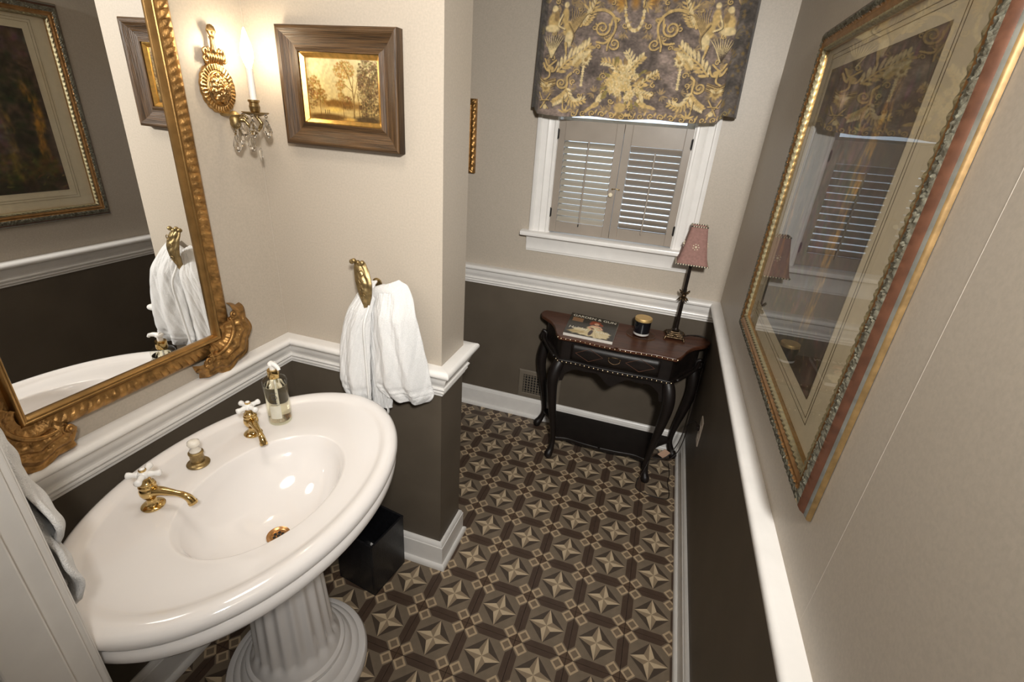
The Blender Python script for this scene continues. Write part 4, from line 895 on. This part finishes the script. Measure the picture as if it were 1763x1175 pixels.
# ------------------------------------------------------------------ wastebasket under the sink
wb = thing('wastebasket', 'square black wastebasket on the floor between sink and partition', 'wastebasket', (-0.77, 0.91, 0))
Mr = Matrix.Translation((-0.775, 0.915, 0)) @ Matrix.Rotation(math.radians(-8.8), 4, 'Z')
h, t, H = .098, .007, .280
b = MB()
for lo, hi in (((-h, -h, .001), (h, h, .01)), ((-h, -h, .01), (-h+t, h, H)), ((h-t, -h, .01), (h, h, H)), ((-h+t, -h, .01), (h-t, -h+t, H)), ((-h+t, h-t, .01), (h-t, h, H))): b.box(lo, hi, Mr)
b.build('body', M_BLACK, wb, bevel=0.002)
b = MB()
for lo, hi in (((-h-.001, -h-.001, H-.004), (-h+t+.001, h+.001, H+.002)), ((h-t-.001, -h-.001, H-.004), (h+.001, h+.001, H+.002)), ((-h+t, -h-.001, H-.004), (h-t, -h+t+.001, H+.002)), ((-h+t, h-t-.001, H-.004), (h-t, h+.001, H+.002))): b.box(lo, hi, Mr)
b.build('rim', M_BLACK, wb, bevel=0.001)
# ------------------------------------------------------------------ console table
TXC, TZ = 0.050, 0.810
tb = thing('console_table', 'dark mahogany demilune console table with brass nailheads under the window', 'table', (TXC, 2.17, 0))
def outline(half, n=90):
    p = spline([(x, y, 0) for x, y in half], n); r = [(TXC+v.x, v.y) for v in p]; return r+[(2*TXC-x, y) for x, y in r[::-1]]
top_h = [(0.470, 2.325), (0.482, 2.300), (0.484, 2.270), (0.470, 2.235), (0.435, 2.200), (0.395, 2.160), (0.362, 2.100), (0.338, 2.030), (0.314, 1.984), (0.290, 1.976), (0.20, 1.981), (0.10, 1.972), (0.0, 1.966)]
ol = outline(top_h); ol = [(TXC+.46, 2.330)]+ol+[(TXC-.46, 2.330)]
b = MB(); b.prism(ol, TZ-.022, TZ); b.build('top', M_TABLE, tb, bevel=0.005, smooth=40)
ap_h = [(0.430, 2.320), (0.440, 2.280), (0.420, 2.225), (0.385, 2.180), (0.345, 2.110), (0.322, 2.050), (0.300, 2.008), (0.28, 1.998), (0.19, 2.002), (0.1, 1.994), (0, 1.990)]
ol = outline(ap_h); ol = [(TXC+.42, 2.326)]+ol+[(TXC-.42, 2.326)]
b = MB(); b.prism(ol, .668, TZ-.022); b.build('apron', M_TABLE2, tb, smooth=40)
ml_h = [(x*1.02+.004, y-.010) for x, y in ap_h]
ol = outline(ml_h); ol = [(TXC+.43, 2.328)]+ol+[(TXC-.43, 2.328)]
b = MB(); b.prism(ol, .644, .668); b.build('lower_moulding', M_TABLE2, tb, bevel=0.004, smooth=40)
# scalloped skirt below the moulding
b = MB(); n = 60; vs = []
for i in range(n+1):
    u = i/n*2-1; x = TXC+u*.285; zz = .600-.030*math.cos(u*PI*2)*(1-.3*abs(u))-.012*math.cos(u*PI*4)-(.04 if abs(u) > .93 else 0)
    for y in (2.004, 2.016): vs += [(x, y, .648), (x, y, zz)]
fs = []
for i in range(n):
    a = i*4; c = a+4; fs += [(a, c, c+1, a+1), (a+2, a+3, c+3, c+2), (a+1, c+1, c+3, a+3), (a, a+2, c+2, c)]
b.add(vs, fs); b.build('skirt', M_TABLE2, tb)
# drawer front with diamond inlay and bail pull
dw = MB(); dw.grid(lambda u, v: (TXC-.235+.47*u, 1.9895-.004*math.sin(PI*u)-.002, .682+.092*v), 30, 4); dw = dw.build('drawer', M_TABLE2, tb, smooth=0); md = dw.modifiers.new('thickness', 'SOLIDIFY'); md.thickness = .006; md.offset = 0
M_INL = mat('inlay_line', (0.10, 0.045, 0.028), 0.3, 0, 30, 0.2)
for cx in (-.135, .135):
    b = MB()
    q4 = [(cx-.075, .728), (cx, .765), (cx+.075, .728), (cx, .691)]
    for k in range(4):
        (x0, z0), (x1, z1) = q4[k], q4[(k+1) % 4]; b.tube([(TXC+x0, 1.981, z0), (TXC+x1, 1.981, z1)], .0014, 4)
    b.build('diamond_inlay', M_INL, dw)
b = MB(); b.tube(spline([(TXC-.03, 1.980, .735), (TXC-.027, 1.970, .722), (TXC, 1.965, .712), (TXC+.027, 1.970, .722), (TXC+.03, 1.980, .735)], 16), .0025, 6); b.ball((TXC-.03, 1.979, .736), .006); b.ball((TXC+.03, 1.979, .736), .006); b.tube([(TXC-.034, 1.981, .738), (TXC-.012, 1.978, .744), (TXC+.012, 1.978, .744), (TXC+.034, 1.981, .738)], .003, 6); b.build('bail_pull', M_BRONZL, dw, smooth=0)
# nailhead rows
def nails(half, z, zoff, x1, step=.0245, yo=0.0):
    o_ = [p for p in outline(half, 400) if p[1] < 2.04 and abs(p[0]-TXC) < x1]; o_.sort()
    b = MB(); last = None
    for p in o_:
        if last is None or math.hypot(p[0]-last[0], p[1]-last[1]) >= step:
            last = p; b.ball((p[0], p[1]-.0005-yo, z), (.0052, .0042, .0052), 8, 5)
    o = b.build('nailhead_row', M_NAIL, tb, smooth=0); o['kind'] = 'stuff'; return o
nails(top_h, TZ-.011, 0, .318); nails(ml_h, .656, 0, .318)
# cabriole legs
def leg(pts, rad):
    sp = spline(pts, 30); rr = spline([(r, 0, 0) for r in rad], 30); b = MB(); b.tube(sp, [r.x for r in rr], 12); b.build('leg', M_TABLE2, tb, smooth=0)
for sg in (-1, 1):
    c = TXC
    leg([(c+sg*.290, 2.020, .650), (c+sg*.308, 1.998, .600), (c+sg*.318, 1.984, .520), (c+sg*.306, 1.992, .380), (c+sg*.288, 2.006, .230), (c+sg*.278, 2.014, .120), (c+sg*.282, 2.004, .050), (c+sg*.290, 1.988, .020), (c+sg*.290, 1.988, .002)], [.030, .034, .032, .025, .019, .016, .019, .025, .021])
    leg([(c+sg*.415, 2.292, .665), (c+sg*.440, 2.272, .600), (c+sg*.452, 2.262, .500), (c+sg*.436, 2.275, .360), (c+sg*.414, 2.292, .220), (c+sg*.406, 2.298, .110), (c+sg*.424, 2.292, .050), (c+sg*.440, 2.282, .022), (c+sg*.440, 2.282, .002)], [.028, .032, .030, .025, .019, .016, .020, .025, .021])
    b = MB(); sp = [(c+sg*(.455+.024*(1-.75*i/20)*math.cos(1.2+i*.38*1)), 2.262, .672+.030*(1-.75*i/20)*math.sin(1.2+i*.38)) for i in range(21)]
    b.tube(sp, .011, 8); b.tube(spline([(c+sg*.452, 2.262, .69), (c+sg*.435, 2.20, .672), (c+sg*.385, 2.12, .658), (c+sg*.335, 2.04, .655)], 16), .010, 8); b.build('scroll_bracket', M_TABLE2, tb, smooth=0)
sh_h = [(0.395, 2.300), (0.40, 2.27), (0.34, 2.20), (0.30, 2.12), (0.285, 2.05), (0.27, 2.02), (0.2, 2.035), (0.1, 2.025), (0, 2.02)]
ol = outline(sh_h); ol = [(TXC+.39, 2.31)]+ol+[(TXC-.39, 2.31)]
b = MB(); b.prism(ol, .108, .128); b.build('lower_shelf', M_TABLE2, tb, bevel=0.004, smooth=40)
# ------------------------------------------------------------------ magazine
mg = thing('magazine', 'glossy magazine with a red-haired woman in white on its cover', 'magazine', (-0.11, 2.17, TZ))
c00, c10, c11, c01 = Vector((-.256, 2.322)), Vector((.026, 2.290)), Vector((.024, 1.995)), Vector((-.244, 2.003))
def mq(u, v): 
    p = c00.lerp(c10, u).lerp(c01.lerp(c11, u), v); return p
zt = TZ+.016
b = MB(); b.add([(*mq(u, v), z) for z in (TZ+.0005, zt) for u, v in ((0, 0), (1, 0), (1, 1), (0, 1))], [(3, 2, 1, 0), (4, 5, 6, 7), (0, 1, 5, 4), (1, 2, 6, 5), (2, 3, 7, 6), (3, 0, 4, 7)]); b.build('pages', mat('page_edges', (0.66, 0.62, 0.56), 0.6, 0, 60, 0.06), mg)
def cover():
    w, h = 150, 190; R = Ras(w, h, (44, 38, 28)); R.noise(20, 0.6); R.noise(7, 0.5)
    for k in range(260):
        x, y = random.uniform(0, w), random.uniform(0, h); R.blob(x, y, random.uniform(2, 6), random.uniform(1.5, 4), random.choice(((58, 52, 34), (74, 66, 44), (36, 32, 22), (88, 80, 58))), random.random()*3, 0.7, 0.6)
    R.poly([(10, 38), (44, 38), (44, 74), (10, 74)], (128, 96, 66)); R.poly([(12, 40), (42, 40), (42, 72), (12, 72)], (150, 104, 66), .6)
    D = (222, 204, 158); DS = (188, 164, 112)
    R.blob(66, 150, 52, 34, D, -0.1, 0.2, 1, .06); R.blob(106, 152, 34, 40, D, 0.1, 0.2, 1, .06); R.blob(84, 112, 26, 24, D, 0, 0.3)
    R.blob(36, 160, 34, 14, DS, -0.15, 0.4)
    for k in range(26): R.stroke([(86+random.uniform(-8, 8), 104), (60+random.uniform(-40, 66), 182)], 1.6, random.choice((DS, (240, 226, 190), (206, 186, 138))), 0.8, al=.7)
    R.blob(78, 150, 7, 30, (60, 40, 34), 0.1, 0.4); R.blob(76, 112, 12, 8, (120, 70, 50), .4, .4)
    R.blob(88, 88, 20, 10, (226, 176, 140), 0, .4); R.stroke([(74, 92), (66, 106), (74, 116)], 6, (224, 172, 136)); R.stroke([(102, 92), (108, 106), (96, 116)], 6, (224, 172, 136))
    R.blob(84, 56, 20, 18, (142, 62, 26), 0, .3, 1, .08); R.blob(88, 66, 9, 12, (228, 180, 146), 0, .3); R.blob(72, 70, 8, 14, (150, 66, 28), .2, .4); R.blob(102, 68, 7, 12, (140, 60, 26), -.2, .4)
    R.stroke([(84, 64), (86, 64)], 1.4, (60, 34, 24)); R.stroke([(91, 64), (93, 64)], 1.4, (60, 34, 24)); R.stroke([(86, 71), (91, 71)], 1.4, (170, 60, 50))
    return R
print_mesh('cover', cover(), lambda u, v: (*mq(u, v), zt+.0006), M_PRINTG, mg)
def lettering(txt, u0, v0, width, height, material, parent, name='lettering', shear=0.0):
    cu = bpy.data.curves.new('text', 'FONT'); cu.body = txt; cu.shear = shear; to = bpy.data.objects.new('text', cu); COL.objects.link(to)
    bpy.context.view_layer.update(); me = bpy.data.meshes.new_from_object(to.evaluated_get(bpy.context.evaluated_depsgraph_get())); bpy.data.objects.remove(to)
    xs = [v.co.x for v in me.vertices]; x0, x1 = min(xs), max(xs); off = OFF[parent]
    for v in me.vertices:
        p = mq(u0+(v.co.x-x0)/(x1-x0)*width, v0-v.co.y*height); v.co = Vector((p.x, p.y, zt+.0012))-off
    me.materials.clear(); me.materials.append(material); o = bpy.data.objects.new(name, me); COL.objects.link(o); o.parent = parent; OFF[o] = off; return o
M_LET = mat('cover_lettering', (0.86, 0.80, 0.66), 0.4, 0, 30, 0.02)
lettering('GARDEN & GUN', .05, .155, .90, .135, M_LET, mg); lettering('Holiday', .06, .735, .40, .150, M_LET, mg, shear=.15); lettering('Issue', .62, .745, .27, .150, M_LET, mg, shear=.15)
# ------------------------------------------------------------------ candle jar on its glass coaster
cx, cy = 0.158, 2.205
s = thing('glass_coaster', 'round clear glass coaster under the black candle', 'coaster', (cx, cy, TZ))
b = MB(); b.lathe([(.0005, .001), (.070, .001), (.080, .004), (.081, .006), (.078, .007), (.068, .004), (.0005, .004)], (cx, cy, TZ), 40, caps=False); b.build('dish', glassy('amber_glass', (0.86, 0.74, 0.58), 1.5), s, smooth=40)
s = thing('candle_jar', 'black glass candle jar with a gold lid on the console table', 'candle', (cx, cy, TZ+.006))
z = TZ+.0065
b = MB(); b.lathe([(.0005, .0), (.040, .0), (.043, .003), (.0435, .014)], (cx, cy, z), 32, caps=False); b.lathe([(.0435, .014), (.0005, .014)], (cx, cy, z), 32, caps=False); b.build('clear_base', mat('frosted_base', (0.62, 0.60, 0.57), 0.12, 0, 20, 0.05, coat=.5), s, smooth=40)
b = MB(); b.lathe([(.0005, .0142), (.0436, .0142), (.0445, .088), (.0005, .088)], (cx, cy, z), 32, caps=False); b.build('black_jar', mat('black_glass', (0.006, 0.007, 0.010), 0.08, 0, 20, 0.1, coat=.6), s, smooth=40)
b = MB(); b.lathe([(.046, .082), (.047, .083), (.047, .096), (.045, .099), (.0005, .099)], (cx, cy, z), 32, caps=False); b.build('gold_lid', mat('lid_gold', (0.62, 0.42, 0.17), 0.5, 0.6, 30, 0.1), s, smooth=40)
# ------------------------------------------------------------------ buffet lamp
lx, ly = 0.338, 2.262
lp = thing('table_lamp', 'slim bronze buffet lamp with a rose square shade on the console table', 'lamp', (lx, ly, TZ))
b = MB()
for h, z0, z1 in ((.048, .010, .016), (.042, .016, .026), (.034, .026, .032), (.026, .032, .040)): b.box((lx-h, ly-h, TZ+z0), (lx+h, ly+h, TZ+z1))
for a in (-1, 1):
    for c in (-1, 1): b.tube([(lx+a*.044, ly+c*.044, TZ+.016), (lx+a*.050, ly+c*.050, TZ+.008), (lx+a*.052, ly+c*.052, TZ+.0005)], [.008, .006, .008], 8)
for k in range(4):
    e = Vector((math.cos(k*PI/2), math.sin(k*PI/2), 0)); b.ball(Vector((lx, ly, TZ+.022))+e*.042, (.010, .010, .006))
b.build('base', M_BRONZL, lp, bevel=0.002)
b = MB(); b.lathe([(.018, .038), (.020, .046), (.014, .052), (.0115, .060), (.0105, .10), (.0100, .24), (.011, .25)], (lx, ly, TZ), 16); b.lathe([(.009, .26), (.0085, .42), (.010, .43), (.010, .46)], (lx, ly, TZ), 14); b.build('stem', mat('lamp_black', (0.02, 0.014, 0.011), 0.35, 0.5, 40, 0.3), lp, smooth=40)
b = MB()
for lvl, (z0, sg) in enumerate(((.236, -1), (.258, 1))):
    for k in range(8):
        a = k*PI/4+lvl*.4; e = Vector((math.cos(a), math.sin(a), 0)); c = Vector((lx, ly, TZ+z0)); b.tube([c+e*.006, c+e*.018+Vector((0, 0, sg*.006)), c+e*.029+Vector((0, 0, sg*.018))], [.006, .006, .0015], 6)
b.ball((lx, ly, TZ+.247), (.015, .015, .012)); b.build('leaf_collar', M_BRONZL, lp, smooth=0)
zs0, zs1 = TZ+.432, TZ+.620
def shw(t): return .078-.040*t**0.72
def shp(k, u, t):
    w = shw(t); c = [(-1, -1), (1, -1), (1, 1), (-1, 1)]; a, e = c[k], c[(k+1) % 4]; return (lx+w*(a[0]*(1-u)+e[0]*u), ly+w*(a[1]*(1-u)+e[1]*u), zs0+(zs1-zs0)*t)
b = MB()
for k in range(4): b.grid(lambda u, t, k=k: shp(k, u, t), 6, 14)
o = b.build('shade', M_SHADE, lp, smooth=30); md = o.modifiers.new('thickness', 'SOLIDIFY'); md.thickness = .002
SHD = o; b = MB(); b2_ = MB()
for t in (0.0, 1.0):
    for k in range(4):
        n = 24 if t == 0 else 13
        for i in range(n): (b if i % 2 else b2_).ball(shp(k, (i+.5)/n, t), (.0040 if t == 0 else .0036,)*3, 6, 4)
b.build('bead_trim', M_BEADL, SHD)['kind'] = 'stuff'; b2_.build('dark_bead_trim', M_DARK, SHD)['kind'] = 'stuff'
for k in range(4):
    b = MB(); p = Vector(shp(k, .5, .48)); nrm = (p-Vector((lx, ly, p.z))).normalized()
    tt = Vector((-nrm.y, nrm.x, 0)); b.ball(p+nrm*.003, .006, 8, 6)
    for i in range(7): a = i*2*PI/7; b.ball(p+nrm*.002+tt*.014*math.cos(a)+Vector((0, 0, .014*math.sin(a))), .0032, 6, 4)
    b.build('flower_stud', M_BEADL, SHD)
# cords: one thing, from the lamp over the table end to the outlet, slack on the floor
cdt = thing('lamp_cord', 'dark brown lamp cord trailing over the table end to the wall outlet', 'cord', (0.48, 2.10, 0.0))
b = MB(); b.tube(spline([(lx+.045, ly+.01, TZ+.006), (.42, 2.305, TZ+.010), (.485, 2.318, TZ+.012), (.522, 2.300, TZ-.01), (.527, 2.27, .70), (.524, 2.24, .50), (.522, 2.20, .30), (.505, 2.16, .16), (.46, 2.12, .10), (.40, 2.06, .14), (.345, 2.02, .15)], 70), .003, 7); b.build('lamp_lead', M_CORD, cdt, smooth=0)
b = MB(); b.tube(spline([(.345, 2.02, .15), (.42, 2.02, .17), (.47, 2.06, .24), (.50, 2.10, .36), (.515, 1.98, .47), (.522, 1.905, .50)], 46), .003, 7)
b.tube(spline([(.345, 2.02, .15), (.325, 1.97, .10), (.300, 1.945, .03), (.300, 1.90, .004), (.36, 1.875, .004), (.46, 1.875, .004), (.480, 1.92, .004), (.470, 2.02, .004), (.478, 2.10, .004), (.47, 2.20, .004)], 60), .0025, 6); b.build('slack_cord', M_CORD, cdt, smooth=0)
b = MB(); Mt = Matrix.Translation((.415, 2.035, .185)) @ Euler((.2, .6, .3)).to_matrix().to_4x4(); b.box((-.024, -.004, -.028), (.024, .004, .028), Mt); b.build('plug_block', M_PLUG, cdt, bevel=0.002)
# ------------------------------------------------------------------ outlet on the right wall
ot = thing('wall_outlet', 'beige outlet plate with a plug low on the right wall', 'outlet', (XR, 1.882, .41))
MB().box((XR-.007, 1.845, .405), (XR-.0005, 1.920, .550)).build('cover_plate', M_PLATE, ot, bevel=0.003)
b = MB(); b.tube([(XR-.006, 1.882, .494), (XR-.009, 1.882, .494)], .016, 16); b.tube([(XR-.006, 1.882, .442), (XR-.009, 1.882, .442)], .016, 16); b.build('socket', mat('socket_beige', (0.62, 0.54, 0.45), 0.4, 0, 20, 0.03), ot)
b = MB(); b.box((XR-.026, 1.870, .484), (XR-.009, 1.896, .506)); b.build('plug', M_CORD, ot, bevel=0.003)
# ------------------------------------------------------------------ wall register
vt = thing('wall_vent', 'taupe painted metal air register low on the back wall', 'vent', (-.42, YB, .14))
vx0, vx1, vz0, vz1 = -.565, -.278, .147, .352
rails((vx0, vz0, vx1, vz1), [(0, 0), (0, .004), (.006, .009), (.030, .011), (.034, .007), (.034, 0)], lambda u, v, h: (u, YB-.0005-h, v), 'frame', M_VENT, vt, smooth=30)
MB().box((vx0+.034, YB-.002, vz0+.034), (vx1-.034, YB-.001, vz1-.034)).build('dark_back', M_VENTD, vt)
for k in range(7):
    z = vz0+.034+(k+.5)*(vz1-vz0-.068)/7; Mv = Matrix.Translation((0, YB-.005, z)) @ Matrix.Rotation(.5, 4, 'X'); b = MB(); b.box((vx0+.034, -.001, -.004), (vx1-.034, .001, .004), Mv); b.build('louver', M_VENT, vt)
for k in range(11):
    x = vx0+.034+(k+.5)*(vx1-vx0-.068)/11; MB().box((x-.0032, YB-.0085, vz0+.034), (x+.0032, YB-.007, vz1-.034)).build('bar', M_VENT, vt)
